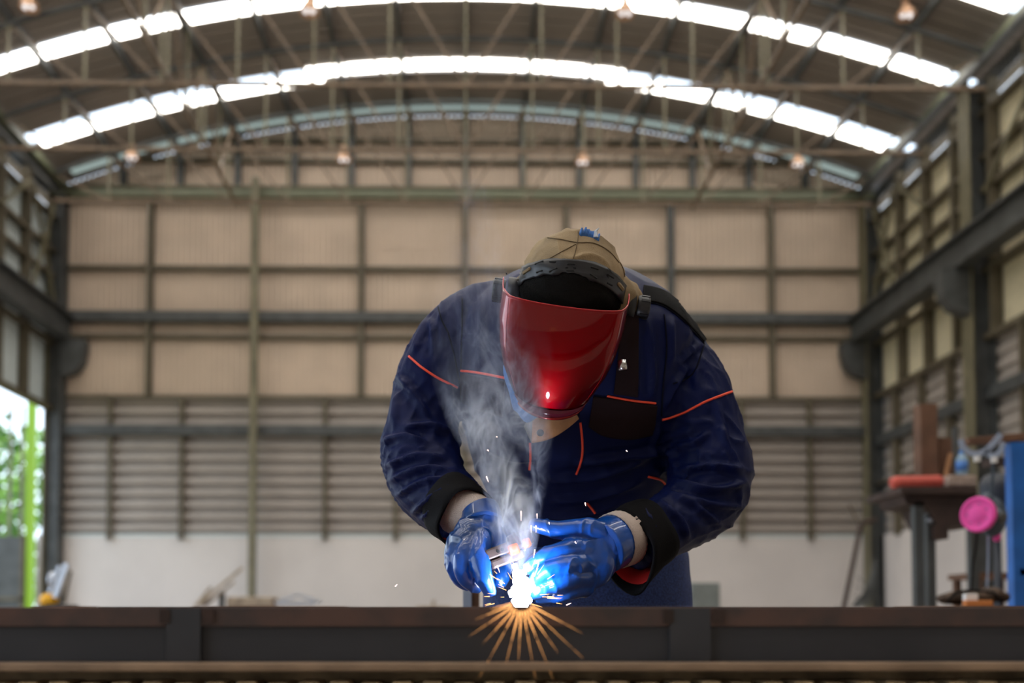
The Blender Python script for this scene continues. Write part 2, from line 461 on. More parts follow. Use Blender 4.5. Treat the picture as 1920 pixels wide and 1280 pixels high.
# ceiling and daylight strips
STR = [24.5, 21.52, 18.87] + [18.87 - 2.95 * k for k in range(1, 9)]
HW = 0.22
def arcband(x0, x1, ya, yb, zoff=0, n=40):
    vs_ = []; fs_ = []
    for i in range(n + 1):
        x = x0 + (x1 - x0) * i / n; z = roofz(x) + zoff
        vs_ += [(x, ya, z), (x, yb, z), (x, yb, z + .05), (x, ya, z + .05)]
    for i in range(n):
        for j in range(4):
            k = (j + 1) % 4
            fs_.append((4*i + j, 4*i + k, 4*i + 4 + k, 4*i + 4 + j))
    fs_ += [(0, 1, 2, 3), (4*n + 3, 4*n + 2, 4*n + 1, 4*n)]
    return MB().add(vs_, fs_)
ceil = MB()
edges = [D + .1]
for s_ in STR: edges += [s_ + HW, s_ - HW]
edges.append(Y0)
for i in range(0, len(edges), 2):
    yb, ya = edges[i], edges[i + 1]
    k = max(1, int(round((yb - ya) / .34)))
    for j in range(k):                                     # standing-seam sheets
        a_, b_ = ya + (yb - ya) * j / k, ya + (yb - ya) * (j + 1) / k
        q = arcband(XL - .2, XR + .2, a_, b_ - .05, 0, 36); ceil.add(q.v, q.f)
        q = arcband(XL - .2, XR + .2, b_ - .05, b_, .035, 36); ceil.add(q.v, q.f)
ceiling = ceil.build('ceiling', M['roof_sheet']); tag(ceiling, 'barrel-vaulted grey metal roof with translucent strips', 'roof', kind='structure')
EI = XR - .55
for i, s_ in enumerate(STR):
    e = empty('window_%d' % (40 + i), (XC, s_, roofz(XC)), '%s arched daylight strip across the vaulted roof' % (['farthest', 'second farthest', 'third farthest'][i] if i < 3 else 'nearer'), 'skylight', 'roof daylight strips', 'structure')
    if i == 0:
        for xa, xb_, dy in ((XL + .5, -3.6, .22), (-3.95, 3.95, -.13), (3.6, EI, .22)):
            arcband(xa, xb_, s_ + dy - .20, s_ + dy + .20, -.03, 30).build('daylight_sheet', M['daylight_panel'], e)
    else:
        arcband(XL + .5, EI, s_ - HW + .02, s_ + HW - .02, -.03, 50).build('daylight_sheet', M['daylight_panel'], e)
# pale end strip lit beside the gable
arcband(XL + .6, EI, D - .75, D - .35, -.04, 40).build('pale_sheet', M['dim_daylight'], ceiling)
for k in range(-6, 7):
    x = XC + k * NODE; z = roofz(x) - .14
    MB().box((x - .045, 8, z - .09), (x + .045, D, z + .09)).build('purlin', M['steel_dark'], ceiling)

# trusses
ZB = CAMZ + 10.9
def truss(y, label, m='steel_brown'):
    e = empty('roof_truss', (XC, y, ZB), label, 'roof truss', 'arched roof trusses')
    X0, X1 = XL + .4, XR - .45
    MB().bar((X0, y, ZB), (X1, y, ZB), .08, .08).build('bottom_chord', M[m], e)
    mb = MB(); pts = [(X0 + (X1 - X0) * i / 40) for i in range(41)]
    for a_, b_ in zip(pts[:-1], pts[1:]): mb.bar((a_, y, roofz(a_) - .28), (b_, y, roofz(b_) - .28), .08, .08)
    mb.build('top_chord', M['steel_dark'], e)
    for k in range(-6, 7):
        x = XC + k * NODE
        MB().bar((x, y, ZB), (x, y, roofz(x) - .3), .05, .05).build('web_post', M['steel_olive'], e)
        if k:
            # diagonals lean outwards going up
            x2 = x + (NODE if k > 0 else -NODE)
            x2 = max(min(x2, X1), X0)
            MB().bar((x, y + .04, ZB), (x2, y + .04, roofz(x2) - .3), .042, .042).build('web_diagonal', M[m], e)
    for s_ in (-1, 1):
        MB().bar((XC, y + .04, ZB), (XC + s_ * NODE, y + .04, roofz(NODE) - .3), .042, .042).build('web_diagonal', M[m], e)
    return e
truss(20.0, 'nearest arched lattice roof truss, crossing the top of the view')
truss(22.85, 'middle arched lattice roof truss')
truss(25.75, 'farthest arched lattice roof truss, close before the end wall')
for sx, lab in ((-1, 'lattice girder running down the left half of the roof'), (1, 'lattice girder running down the right half of the roof')):
    x = XC + sx * 6.1; e = empty('lattice_girder', (x, 20, ZB), lab, 'girder')
    zt = roofz(x) - .3
    MB().bar((x, 14, ZB + .12), (x, D - .6, ZB + .12), .07, .07).build('bottom_chord', M['steel_brown'], e)
    MB().bar((x, 14, zt), (x, D - .6, zt), .08, .08).build('top_chord', M['steel_dark'], e)
    y = 17.15; i = 0
    while y < D - 2.2:
        MB().bar((x, y, ZB + .12), (x, y, zt), .05, .05).build('web_post', M['steel_olive'], e)
        MB().bar((x, y, ZB + .12 if i % 2 else zt), (x, y + 1.43, zt if i % 2 else ZB + .12), .05, .04).build('web_diagonal', M['steel_brown'], e)
        y += 1.43; i += 1
# high-bay lamps
def lamp(px, py, Y, label):
    c = P(px, py, Y); e = empty('pendant_lamp', c, label, 'lamp', 'high-bay pendant lamps')
    zt = roofz(c.x) - .2
    MB().lathe([(.05, .26), (.07, .24), (.075, .08), (.12, .05), (.19, -.08), (.2, -.14), (.17, -.14), (.10, 0.02), (.0, .04)], c, n=16).build('lamp_shade', M['lamp_shell'], e, True)
    for q in (-.07, .07):
        MB().ell(c + Vector((q, -.03, -.11)), .05, .05, .06, 10, 8).build('bulb', M['bulb'], e, True)
    MB().tube([c + Vector((0, 0, .25)), Vector((c.x, c.y, zt))], .018, 6).build('drop_rod', M['steel_olive'], e)
for px, py, w_ in ((248, 288, 'far left'), (645, 292, 'far left middle'), (1092, 297, 'far right middle'), (1495, 301, 'far right')):
    lamp(px, py, 25.45, 'pendant lamp of the far row, %s, against the end gable' % w_)
for px, py, w_ in ((55, 4, 'leftmost'), (580, 12, 'left of centre'), (1172, 16, 'right of centre'), (1698, 20, 'rightmost')):
    lamp(px, py, 19.6, 'pendant lamp of the near row at the top, %s' % w_)

# ------------------------------------------------------------------ outside on the left
def tree(x, y, h, r, label):
    e = empty('tree', (x, y, -0.06), label, 'tree', 'trees beside the hall')
    MB().tube([(x, y, -.06), (x + .1, y, h * .4), (x, y + .1, h * .7)], [.16, .12, .07], 8).build('trunk', M['bark'], e)
    mb = MB()
    for i in range(2600):
        v = Vector((random.gauss(0, 1), random.gauss(0, 1), random.gauss(0, 1))).normalized() * random.uniform(.55, 1) ** .6
        c = Vector((x, y, h * .58)) + Vector((v.x * r, v.y * r, v.z * h * .46))
        c += noise.noise_vector(c * 1.1) * .5
        a = Vector((random.gauss(0, 1), random.gauss(0, 1), random.gauss(0, 1))).normalized() * .19
        b_ = a.orthogonal().normalized() * .12
        mb.add([c - a, c + b_, c + a, c - b_], [(0, 1, 2, 3)])
    mb.build('foliage', M['leaf'], e)
tree(-16.0, 34.0, 7.4, 2.8, 'bright green tree seen through the open left side, nearest the corner column')
tree(-14.0, 29.5, 3.4, 1.1, 'low bushy green tree just outside the open left side')
tree(-21.5, 41.0, 8.0, 3.0, 'taller green tree farther off outside on the left')
c = P(58, 900, 27.6)
tag(MB().box((c.x - .12, c.y - .05, -.06), (c.x + .12, c.y + .05, CAMZ + 6.0)).build('fence_post', M['lime_paint']), 'sunlit lime-yellow post just outside beside the corner column', 'post')
c0, c1 = P(-20, 1005, 26.0), P(46, 1005, 26.0)
g = empty('metal_gate', ((c0.x + c1.x) / 2, 26.0, 0), 'dark sheet-metal gate standing low at the open left side', 'gate')
MB().box((c0.x, 26.0, 0.05), (c1.x, 26.04, c0.z)).build('gate_panel', M['steel_dark'], g)
MB().box((c1.x - .08, 25.94, 0), (c1.x, 26.1, c0.z + .02)).build('gate_frame', M['girt_brown'], g)
MB().box((c0.x, 25.94, c0.z * .45), (c1.x, 26.0, c0.z * .45 + .08)).build('gate_frame', M['girt_brown'], g)
for px in (18, 40):
    c = P(px, 900, 26.3)
    tag(MB().box((c.x - .035, c.y, 0), (c.x + .035, c.y + .05, CAMZ + 5.6)).build('steel_bar', M['steel_olive']), 'thin upright bar in the open left side, %s' % ('over the gate' if px == 18 else 'near the lime post'), 'bar')

# ================================================================== NEAR: rail beam and work piece
ZT = CAMZ + 0.0128
beam = empty('steel_beam', (0, 1.27, 0.81), 'long dark steel beam with rusty top across the foreground', 'steel beam')
BY = 1.20; S = BY / FPX
def zbeam(py): return CAMZ + (HOR - py) * S
zt, zr, zw, zf, zg = zbeam(1138), zbeam(1174), zbeam(1237), zbeam(1240), zbeam(1255)
MB().box((-1.4, BY, zr), (1.6, BY + .012, zt)).build('top_flange', M['beam_rust'], beam, bevel=.001)['label'] = 'rusty brown upper edge'
MB().box((-1.4, BY + .012, zt - .012), (1.6, BY + .16, zt - .001)).build('top_plate', M['beam_rust'], beam)
MB().box((-1.4, BY + .006, zg), (1.6, BY + .018, zr)).build('web', M['beam_grey'], beam)
MB().box((-1.4, BY - .03, zg), (1.6, BY + .16, zf)).build('bottom_flange', M['beam_edge'], beam, bevel=.002)
for px0, px1 in ((312, 376), (1256, 1332)):
    a_, b_ = P(px0, 1200, BY).x, P(px1, 1200, BY).x
    MB().box((a_, BY - .0015, zf), (b_, BY + .006, zt - .001)).build('joint_plate', M['beam_grey'], beam)
    for px in (px0 - 12, px1 + 6):
        a_ = P(px, 1200, BY).x
        MB().box((a_, BY - .003, zr + .004), (a_ + .012, BY + .002, zt - .003)).build('clip', M['rust_dark'], beam)
# toothed rack under the beam
rk = MB(); x = -1.4
rk.box((-1.4, BY + .01, zg - .05), (1.6, BY + .05, zg - .02))
tooth = MB(); i = 0
while x < 1.6:
    h = .010 + .003 * math.sin(i * 2.1)
    tooth.box((x, BY - .026, zg - .045), (x + .024, BY + .03, zg - .016 + h * .3)); x += .0365; i += 1
q = rk; q.add(tooth.v, tooth.f)
q.box((-1.4, BY + .05, zg - .08), (1.6, BY + .1, zg))
q.build('tooth_rack', M['rack'], beam, bevel=.003)
for x in (-1.1, 1.3):
    MB().box((x - .03, BY + .04, 0), (x + .03, BY + .12, zg)).build('leg', M['beam_grey'], beam)
wp = empty('work_table', (0.1, 1.72, 0), 'low steel work table behind the beam, carrying the weld', 'table')
ZP = P(978, 1139, 1.72).z - .001
MB().box((-.55, 1.5, ZP - .012), (.75, 1.86, ZP)).build('tabletop', M['beam_rust'], wp)
for x, y in ((-.5, 1.54), (.7, 1.54), (-.5, 1.82), (.7, 1.82)):
    MB().box((x - .02, y - .02, 0), (x + .02, y + .02, ZP - .012)).build('leg', M['beam_grey'], wp)

# ================================================================== THE WELDER
def ring(c, ax, ay, rx, ry, n=28, e=2.3):
    out = []
    for j in range(n):
        t = 2 * PI * j / n; ct, st = math.cos(t), math.sin(t)
        out.append(c + ax * rx * math.copysign(abs(ct) ** (2/e), ct) + ay * ry * math.copysign(abs(st) ** (2/e), st))
    return out
X_, Y_, Z_ = Vector((1, 0, 0)), Vector((0, 1, 0)), Vector((0, 0, 1))
def torso(rows, mb, inset=0.0):
    rows = smoothline(rows, 4)
    rs = []
    for i, (px, py, Y, rx, ry) in enumerate(rows):
        c = P(px, py, Y); rs.append(ring(c, X_, Y_, rx - inset, ry - inset))
    mb.rings(rs)
TORSO = [(1100, 1062, 2.27, .19, .13), (1098, 1010, 2.23, .195, .13), (1090, 940, 2.17, .20, .135), (1080, 860, 2.09, .222, .14), (1075, 770, 2.03, .232, .145), (1076, 690, 2.0, .236, .145),
         (1078, 630, 1.99, .236, .14), (1074, 582, 2.01, .218, .13), (1074, 549, 2.04, .182, .12), (1074, 524, 2.07, .142, .10), (1070, 508, 2.09, .10, .07)]
SL = [(945, 578, 2.04, .058), (892, 600, 2.03, .070), (845, 645, 2.02, .073), (808, 705, 2.01, .069), (794, 780, 2.01, .074), (789, 842, 1.99, .080), (800, 893, 1.95, .077), (830, 932, 1.90, .068), (866, 960, 1.85, .060)]
SR = [(1190, 590, 2.04, .055), (1232, 625, 2.03, .068), (1268, 678, 2.02, .071), (1302, 738, 2.01, .074), (1320, 810, 2.0, .077), (1332, 875, 1.99, .084), (1322, 930, 1.97, .080), (1280, 968, 1.93, .066), (1225, 998, 1.88, .060), (1185, 1014, 1.85, .058)]
def tubepx(mb, rows, n=24, sub=4, inset=0.0, ends=True):
    rows = smoothline(rows, sub)
    mb.tube([P(a, b_, c) for a, b_, c, _ in rows], [r - inset for *_, r in rows], n, ends=ends)

# body, one continuous mesh (root of the person)
O = P(1070, 530, 1.86)                                    # centre of the head
BOW, ROLL = math.radians(37), math.radians(-7.5)
hr = Vector((math.cos(ROLL), 0, math.sin(ROLL)))
hf = Vector((0, -math.cos(BOW), -math.sin(BOW)))
hf = (hf - hr * hf.dot(hr)).normalized()
hu = hr.cross(-hf).normalized()
if hu.z < 0: hu = -hu
HR = Matrix((hr, -hf, hu)).transposed()                   # local x right, y back, z up
def H(a, f, u): return O + hr * a + hf * f + hu * u       # point in the head's frame
bodymb = MB()
torso(TORSO, bodymb, .03); tubepx(bodymb, SL, 16, 3, .022); tubepx(bodymb, SR, 16, 3, .022)
tubepx(bodymb, [(866, 960, 1.85, .04), (892, 985, 1.79, .028), (893, 1005, 1.765, .024)], 12, 3)
tubepx(bodymb, [(1185, 1014, 1.85, .04), (1140, 1018, 1.81, .03), (1115, 1040, 1.79, .026)], 12, 3)
bodymb.ell(H(0, -.004, -.012), .076, .092, .084, rot=HR)
bodymb.ell(H(0, .045, -.07), .055, .055, .06, rot=HR)
bodymb.ell(H(0, .103, -.035), .014, .02, .03, 10, 8, rot=HR)
for s_ in (-1, 1):
    bodymb.ell(H(s_ * .082, -.005, -.02), .012, .02, .032, 10, 8, rot=HR)
bodymb.tube([H(0, -.02, -.06), P(1080, 560, 2.05)], [.055, .065], 14)
HIP = P(1100, 1075, 2.28)
LEGS = []
for s_ in (-1, 1):
    a_ = HIP + Vector((s_ * .115, .02, .02)); k_ = Vector((HIP.x + s_ * .17, 2.16, .50)); an = Vector((HIP.x + s_ * .19, 2.30, .10))
    LEGS.append((a_, k_, an))
    bodymb.tube([a_, (a_ + k_) / 2, k_, (k_ + an) / 2, an], [.09, .08, .058, .052, .038], 14)
    bodymb.tube([an, an + Vector((s_ * .01, -.14, -.055))], [.036, .03], 10)
body = link('person', remesh(bodymb, .011, 4), M['skin'], None, True)
tag(body, 'person in navy work jacket and red face shield bending over a weld', 'person')
for s_ in (-1, 1):
    MB().ell(H(s_ * .031, .088, -.012), .012, .009, .009, 12, 8, rot=HR).build('eye', M['rag_white'], body, True)
    MB().tube([H(s_ * .02, .096, .012), H(s_ * .033, .097, .016), H(s_ * .046, .09, .010)], .0035, 6).build('eyebrow', M['matte_black'], body, True)
MB().tube([H(-.022, .098, -.088), H(0, .104, -.086), H(.022, .098, -.088)], .005, 8).build('mouth', M['red_pack'], body, True)
# jeans
jb = MB()
jb.rings([ring(P(1100, py, Y), X_, Y_, rx, ry) for py, Y, rx, ry in ((1025, 2.25, .222, .125), (1050, 2.26, .228, .14), (1085, 2.27, .232, .15), (1115, 2.27, .232, .155), (1150, 2.27, .22, .14))])
for (a_, k_, an), s_ in zip(LEGS, (-1, 1)):
    jb.tube([a_ + Vector((s_ * .005, 0, .02)), a_ * .6 + k_ * .4, k_, (k_ + an) / 2, an], [.118, .108, .085, .078, .078], 20)
jeans = remesh(jb, .009, 5)
displace(jeans, lambda q: noise.noise(Vector((q.x * 9, q.y * 9, q.z * 22))) * .006)
jeans = link('jeans', jeans, M['denim'], body, True); jeans['label'] = 'blue denim jeans'
for (a_, k_, an), s_ in zip(LEGS, (-1, 1)):
    bb = MB()
    bb.tube([an + Vector((0, .01, .12)), an + Vector((0, .01, 0)), an + Vector((0, 0, -.05))], [.055, .055, .05], 16, ends=True)
    bb.tube([an + Vector((0, .02, -.05)), an + Vector((s_ * .01, -.09, -.055)), an + Vector((s_ * .015, -.16, -.058))], [.048, .046, .038], 16, ends=True)
    link('boot', remesh(bb, .007, 3), M['boot'], body, True)

# jacket
jk = MB()
torso(TORSO, jk); tubepx(jk, SL, 28, 5, ends=False); tubepx(jk, SR, 28, 5, ends=False)
jm = remesh(jk, .0055, 7)
def seg_param(p, pts):
    best = (9, 0, None); s0 = 0
    for a_, b_ in zip(pts[:-1], pts[1:]):
        d = b_ - a_; L_ = d.length; t = max(0, min(1, (p - a_).dot(d) / (L_ * L_)))
        q = a_ + d * t; dist = (p - q).length
        if dist < best[0]: best = (dist, s0 + t * L_, (q, d / L_))
        s0 += L_
    return best
AX = []
for S_ in (SL, SR):
    AX.append([P(a, b_, c) for a, b_, c, _ in S_])
def ridge(x): return (1 - abs(x)) ** 3
def folds(p):
    d_ = 0
    bestf = None
    for ax, sgn in zip(AX, (-1, 1)):
        dist, s_, (q, dd) = seg_param(p, ax)
        if bestf is None or dist < bestf[0]: bestf = (dist, s_, q, dd, sgn, ax)
    dist, s_, q, dd, sgn, ax = bestf
    if dist < .105 and s_ > .07:
        rel = (p - q); ang = math.atan2(rel.dot(Z_), rel.dot(Y_)) if abs(dd.z) < .7 else math.atan2(rel.dot(X_), rel.dot(Y_))
        wgt = min(1, (s_ - .07) / .08)
        # rings of cloth that bunch towards elbow and cuff, lengthwise pulls at the shoulder
        el = math.exp(-((s_ - .36) / .12) ** 2)
        warp = noise.noise(p * 7) * .8
        n1 = noise.noise(Vector((s_ * 18 + ang * 1.5 * sgn + warp * 2.2, ang * 1.1, 3.1 + sgn)))
        n2 = noise.noise(Vector((s_ * 9 + ang * 1.3, ang * 3.0 + warp, 9.7)))
        d_ = (.0022 + .0042 * el) * (ridge(n1 * 2.0) - .35) * wgt + .003 * (ridge(n2 * 1.6) - .4) * wgt * (1 - el)
    else:
        n1 = noise.noise(Vector((p.x * 11 + p.z * 5, p.y * 5, p.z * 5 - p.x * 4)))
        n2 = noise.noise(Vector((p.x * 4, p.y * 4, p.z * 19)) + noise.noise_vector(p * 6) * .6)
        low = max(0, min(1, (1.16 - p.z) / .2))
        d_ = .003 * (ridge(n1 * 2.0) - .4) + low * .006 * (ridge(n2 * 2) - .4)
    return d_
# the large creases one can follow in the cloth, each a line on the visible front
CREASE = [((831, 562), (822, 603), .0035, 7), ((808, 600), (815, 668), .006, 8), ((826, 608), (829, 660), .005, 7), ((863, 556), (867, 690), .004, 6), ((796, 600), (774, 655), .005, 8),
          ((747, 704), (778, 742), (804, 783), .008, 10), ((742, 740), (735, 790), .004, 9), ((716, 826), (762, 816), (796, 828), .007, 8), ((724, 872), (752, 862), (786, 852), (830, 858), .007, 7),
          ((731, 900), (770, 882), (808, 875), (850, 884), .007, 7), ((745, 928), (790, 902), (840, 892), .006, 7), ((775, 962), (800, 938), (831, 917), (866, 903), .007, 7), ((760, 800), (810, 795), (850, 812), .006, 9),
          ((840, 700), (846, 760), .004, 9), ((790, 972), (815, 945), .004, 6), ((1259, 600), (1260, 680), .006, 9), ((1310, 646), (1278, 678), .004, 7), ((1305, 690), (1306, 728), .004, 8), ((1290, 688), (1268, 720), (1247, 762), .006, 8),
          ((1326, 811), (1303, 828), (1262, 839), .007, 8), ((1260, 886), (1331, 872), (1390, 879), .008, 8), ((1250, 838), (1262, 880), .005, 8), ((1262, 897), (1337, 917), (1396, 905), .008, 8),
          ((1199, 947), (1220, 975), (1238, 1018), .007, 8), ((1255, 922), (1300, 940), (1350, 985), .006, 8), ((1240, 940), (1278, 975), (1290, 1010), .006, 8), ((1280, 920), (1340, 945), (1392, 950), .006, 8),
          ((1086, 869), (1187, 857), (1256, 846), .009, 9), ((1040, 900), (1120, 893), (1217, 862), .009, 9), ((900, 830), (960, 860), (1010, 858), .006, 9), ((885, 870), (930, 905), (985, 925), .007, 9), ((1040, 940), (1120, 932), (1200, 905), .007, 9),
          ((1000, 975), (1080, 968), (1160, 945), .006, 9), ((1215, 600), (1225, 690), (1222, 745), .005, 8), ((905, 560), (900, 640), (905, 690), .004, 9), ((1235, 800), (1225, 850), .005, 7), ((880, 790), (890, 840), .005, 8),
          ((1345, 760), (1362, 830), .005, 9), ((1290, 790), (1340, 790), .004, 8), ((935, 880), (950, 960), .006, 8), ((1130, 990), (1150, 1030), .004, 8)]
CR = []
for c in CREASE:
    l = smoothline(list(c[:-2]), 4); CR.append((l, c[-2], c[-1] * .85, min(p[0] for p in l) - 30, max(p[0] for p in l) + 30, min(p[1] for p in l) - 30, max(p[1] for p in l) + 30))
def topx(p):
    v = p - CAM; z = v.dot(Fv)
    return PX0 + FPX * v.dot(Rv) / z, PY0 - FPX * v.dot(Uv) / z
def creases(p):
    x, y = topx(p); d = 0
    # only the half of the cloth turned to the front
    for l, A_, W_, x0, x1, y0, y1 in CR:
        if x < x0 or x > x1 or y < y0 or y > y1: continue
        b = 1e9; tb_ = 0
        for i in range(len(l) - 1):
            ax_, ay_, bx, by = l[i][0], l[i][1], l[i+1][0], l[i+1][1]
            L2 = (bx-ax_)**2 + (by-ay_)**2
            t = max(0, min(1, ((x-ax_)*(bx-ax_) + (y-ay_)*(by-ay_)) / L2))
            q = (x - ax_ - t*(bx-ax_))**2 + (y - ay_ - t*(by-ay_))**2
            if q < b: b = q; tb_ = (i + t) / (len(l) - 1)
        fade = min(1, 4 * min(tb_, 1 - tb_) + .25)
        d += A_ * fade * (math.exp(-b / (W_ * W_)) - .55 * math.exp(-b / (5.5 * W_ * W_)))
    return d
displace(jm, folds)
nrm = {}
co_ = [v.co.copy() for v in jm.vertices]; no_ = [v.normal.copy() for v in jm.vertices]; flat_ = []
for p, q in zip(co_, no_):
    f = max(0, min(1, -q.dot((p - CAM).normalized()) * 3 + .2))
    r = p + q * (creases(p) * 2.7 * f if f > 0 else 0); flat_ += [r.x, r.y, r.z]
jm.vertices.foreach_set('co', flat_); jm.update()
jacket = link('jacket', jm, M['navy'], body, True); jacket['label'] = 'navy blue work jacket'
JB = BVHTree.FromPolygons([v.co.copy() for v in jm.vertices], [tuple(p.vertices) for p in jm.polygons])
def hit(px, py, off=.002, bvh=None):
    d = ray(px, py).normalized()
    loc, nor, idx, dist = (bvh or JB).ray_cast(CAM, d)
    if loc is None: return None
    if nor.dot(d) > 0: nor = -nor
    return loc + nor * off
def on_line(pts, off=.001, bvh=None, n=10):
    out = []
    for a in smoothline(pts, n):
        h = hit(a[0], a[1], off, bvh)
        if h is not None and (not out or (h - out[-1]).length < .05): out.append(h)
    return out
def piping(pts, r=.0024, m='piping', name='piping', parent=None, bvh=None):
    l = on_line(pts, .001, bvh)
    if len(l) > 2:
        # soften small jumps
        for _ in range(2):
            l = [l[0]] + [(l[i-1] + l[i] * 2 + l[i+1]) / 4 for i in range(1, len(l) - 1)] + [l[-1]]
        return MB().tube(l, r, 8).build(name, M[m], parent or jacket, True)
def patch(top, bot, m, name, off=.003, nx=26, ny=18, parent=None, bvh=None, thick=.003):
    def res(pl, n):
        pl = smoothline(pl, 6); out = []
        for i in range(n + 1):
            t = i / n * (len(pl) - 1); k = min(int(t), len(pl) - 2); f = t - k
            out.append((pl[k][0] * (1-f) + pl[k+1][0] * f, pl[k][1] * (1-f) + pl[k+1][1] * f))
        return out
    A, B = res(top, nx), res(bot, nx); vs_ = []
    for j in range(ny + 1):
        t = j / ny
        vs_ += [hit(A[i][0] * (1-t) + B[i][0] * t, A[i][1] * (1-t) + B[i][1] * t, off, bvh) for i in range(nx + 1)]
    fs_ = []
    for j in range(ny):
        for i in range(nx):
            f = (j*(nx+1)+i, j*(nx+1)+i+1, (j+1)*(nx+1)+i+1, (j+1)*(nx+1)+i)
            if all(vs_[k] is not None for k in f) and max((vs_[f[0]] - vs_[k]).length for k in f[1:]) < .06: fs_.append(f)
    vs_ = [v if v is not None else Vector((0, 0, 0)) for v in vs_]
    used_ = sorted({k for f in fs_ for k in f}); rn = {k: i for i, k in enumerate(used_)}
    vs_ = [vs_[k] for k in used_]; fs_ = [tuple(rn[k] for k in f) for f in fs_]
    return MB().add(vs_, fs_).build(name, M[m], parent or jacket, True, solid=thick)
patch([(1206, 537), (1248, 549), (1292, 588), (1327, 634)], [(1204, 566), (1240, 572), (1280, 600), (1318, 642)], 'jacket_black', 'shoulder_yoke')['label'] = 'black shoulder yoke'
patch([(884, 521), (915, 512), (952, 504)], [(868, 534), (905, 524), (952, 516)], 'navy_seam', 'shoulder_yoke')
patch([(1112, 742), (1150, 747), (1190, 754), (1230, 760)], [(1103, 798), (1130, 815), (1180, 822), (1224, 813)], 'jacket_brown', 'pocket', off=.004)['label'] = 'dark brown chest pocket'
patch([(1170, 560), (1182, 560), (1196, 562)], [(1150, 738), (1172, 741), (1195, 744)], 'jacket_brown', 'front_placket', off=.003)
patch([(866, 700), (905, 705), (948, 714)], [(866, 752), (900, 768), (944, 780)], 'jacket_brown', 'pocket', off=.004)['label'] = 'dark chest pocket behind the smoke'
for l in ([(767, 668), (790, 688), (820, 708), (857, 726)], [(865, 695), (900, 699), (946, 708)], [(1138, 742), (1180, 750), (1229, 756)],
          [(1241, 787), (1280, 775), (1325, 752), (1375, 733)], [(994, 830), (995, 855), (993, 880)], [(1088, 792), (1092, 830), (1090, 862), (1080, 890)],
          [(1215, 893), (1240, 900), (1252, 918)], [(1100, 942), (1108, 952), (1116, 962)], [(906, 920), (910, 912), (914, 908)]):
    piping(l)
for l in ([(822, 575), (828, 600), (840, 622)], [(866, 560), (866, 620), (865, 690)], [(1204, 567), (1240, 573), (1280, 601), (1320, 645)], [(1245, 590), (1250, 650), (1243, 720), (1240, 780)],
          [(840, 622), (852, 670), (862, 720)], [(1320, 645), (1300, 700), (1262, 720)], [(1100, 640), (1090, 700), (1085, 780)]):
    piping(l, .0016, 'navy_seam', 'seam')
# cuffs
def cuff(c0, c1, r0, r1, name='cuff', m='jacket_black', lining=True, flare=None):
    a_, b_ = Vector(c0), Vector(c1); d = (b_ - a_).normalized(); u = d.orthogonal().normalized(); w_ = d.cross(u); n = 36; rings = []
    for k in range(7):
        t = k / 6; rr = []
        for j in range(n):
            th = 2 * PI * j / n; r = (r0 + (r1 - r0) * t) * (1 + .05 * math.sin(3 * th + 1.3) + .03 * math.sin(5 * th + 5 * t))
            v = a_ + (b_ - a_) * t + (u * math.cos(th) + w_ * math.sin(th)) * r
            if flare is not None: v += flare * (t ** 2) * max(0, (u * math.cos(th) + w_ * math.sin(th)).dot(flare.normalized())) ** 2
            rr.append(v)
        rings.append(rr)
    o = MB().rings(rings, cap=False).build(name, M[m], jacket, True, solid=.004)
    if lining:
        rr = [[(v - (a_ + (b_ - a_) * (i / 6))) * .94 + (a_ + (b_ - a_) * (i / 6)) for v in rg] for i, rg in enumerate(rings)]
        MB().rings(rr[:6], cap=False).build('cuff_lining', M['lining_red'], jacket, True)['label'] = 'red cuff lining'
    return o
cuff(P(848, 945, 1.87), P(876, 972, 1.825), .062, .059)
cuff(P(1215, 1002, 1.875), P(1172, 1022, 1.835), .067, .063, flare=Vector((0.0, 0, -.04)))
# collar/hood cloth behind the head
hb = MB()
hb.ell(P(1083, 585, 1.985), .128, .10, .095, 28, 16)
hb.ell(P(1084, 560, 1.90), .131, .09, .068, 28, 16, rot=Matrix.Rotation(math.radians(9), 3, 'Y'))
hm = remesh(hb, .006, 5)
displace(hm, lambda q: .004 * noise.noise(q * 22) + .003 * noise.noise(q * 60))
hood = link('hood', hm, M['khaki'], body, True); hood['label'] = 'khaki cloth hood around the neck'

# cap
cm = MB()
cm.ell(H(.004, 0, -.003), .099, .108, .100, 40, 28, rot=HR)
me = remesh(cm, .004, 2)
def capfold(q):
    loc = HR.transposed() @ (q - O)
    pf = ridge(noise.noise(Vector((loc.x * 14 + loc.z * 10, loc.y * 12, loc.z * 24))) * 2) - .4
    return .0048 * pf + .001 * noise.noise(q * 70)
displace(me, capfold)
cap = link('cap', me, M['khaki'], body, True); cap['label'] = 'khaki fabric welding cap'
CB = BVHTree.FromPolygons([v.co.copy() for v in me.vertices], [tuple(p.vertices) for p in me.polygons])
piping([(1084, 434), (1083, 452), (1078, 475), (1074, 486)], .0007, 'khaki_seam', 'seam', cap, CB)
piping([(1027, 446), (1050, 449), (1082, 455), (1112, 456), (1140, 470), (1160, 492)], .0008, 'khaki_seam', 'seam', cap, CB)
piping([(1080, 458), (1050, 474), (1022, 490)], .0007, 'khaki_seam', 'seam', cap, CB)
piping([(1162, 492), (1168, 505), (1172, 525)], .0008, 'khaki_seam', 'seam', cap, CB)
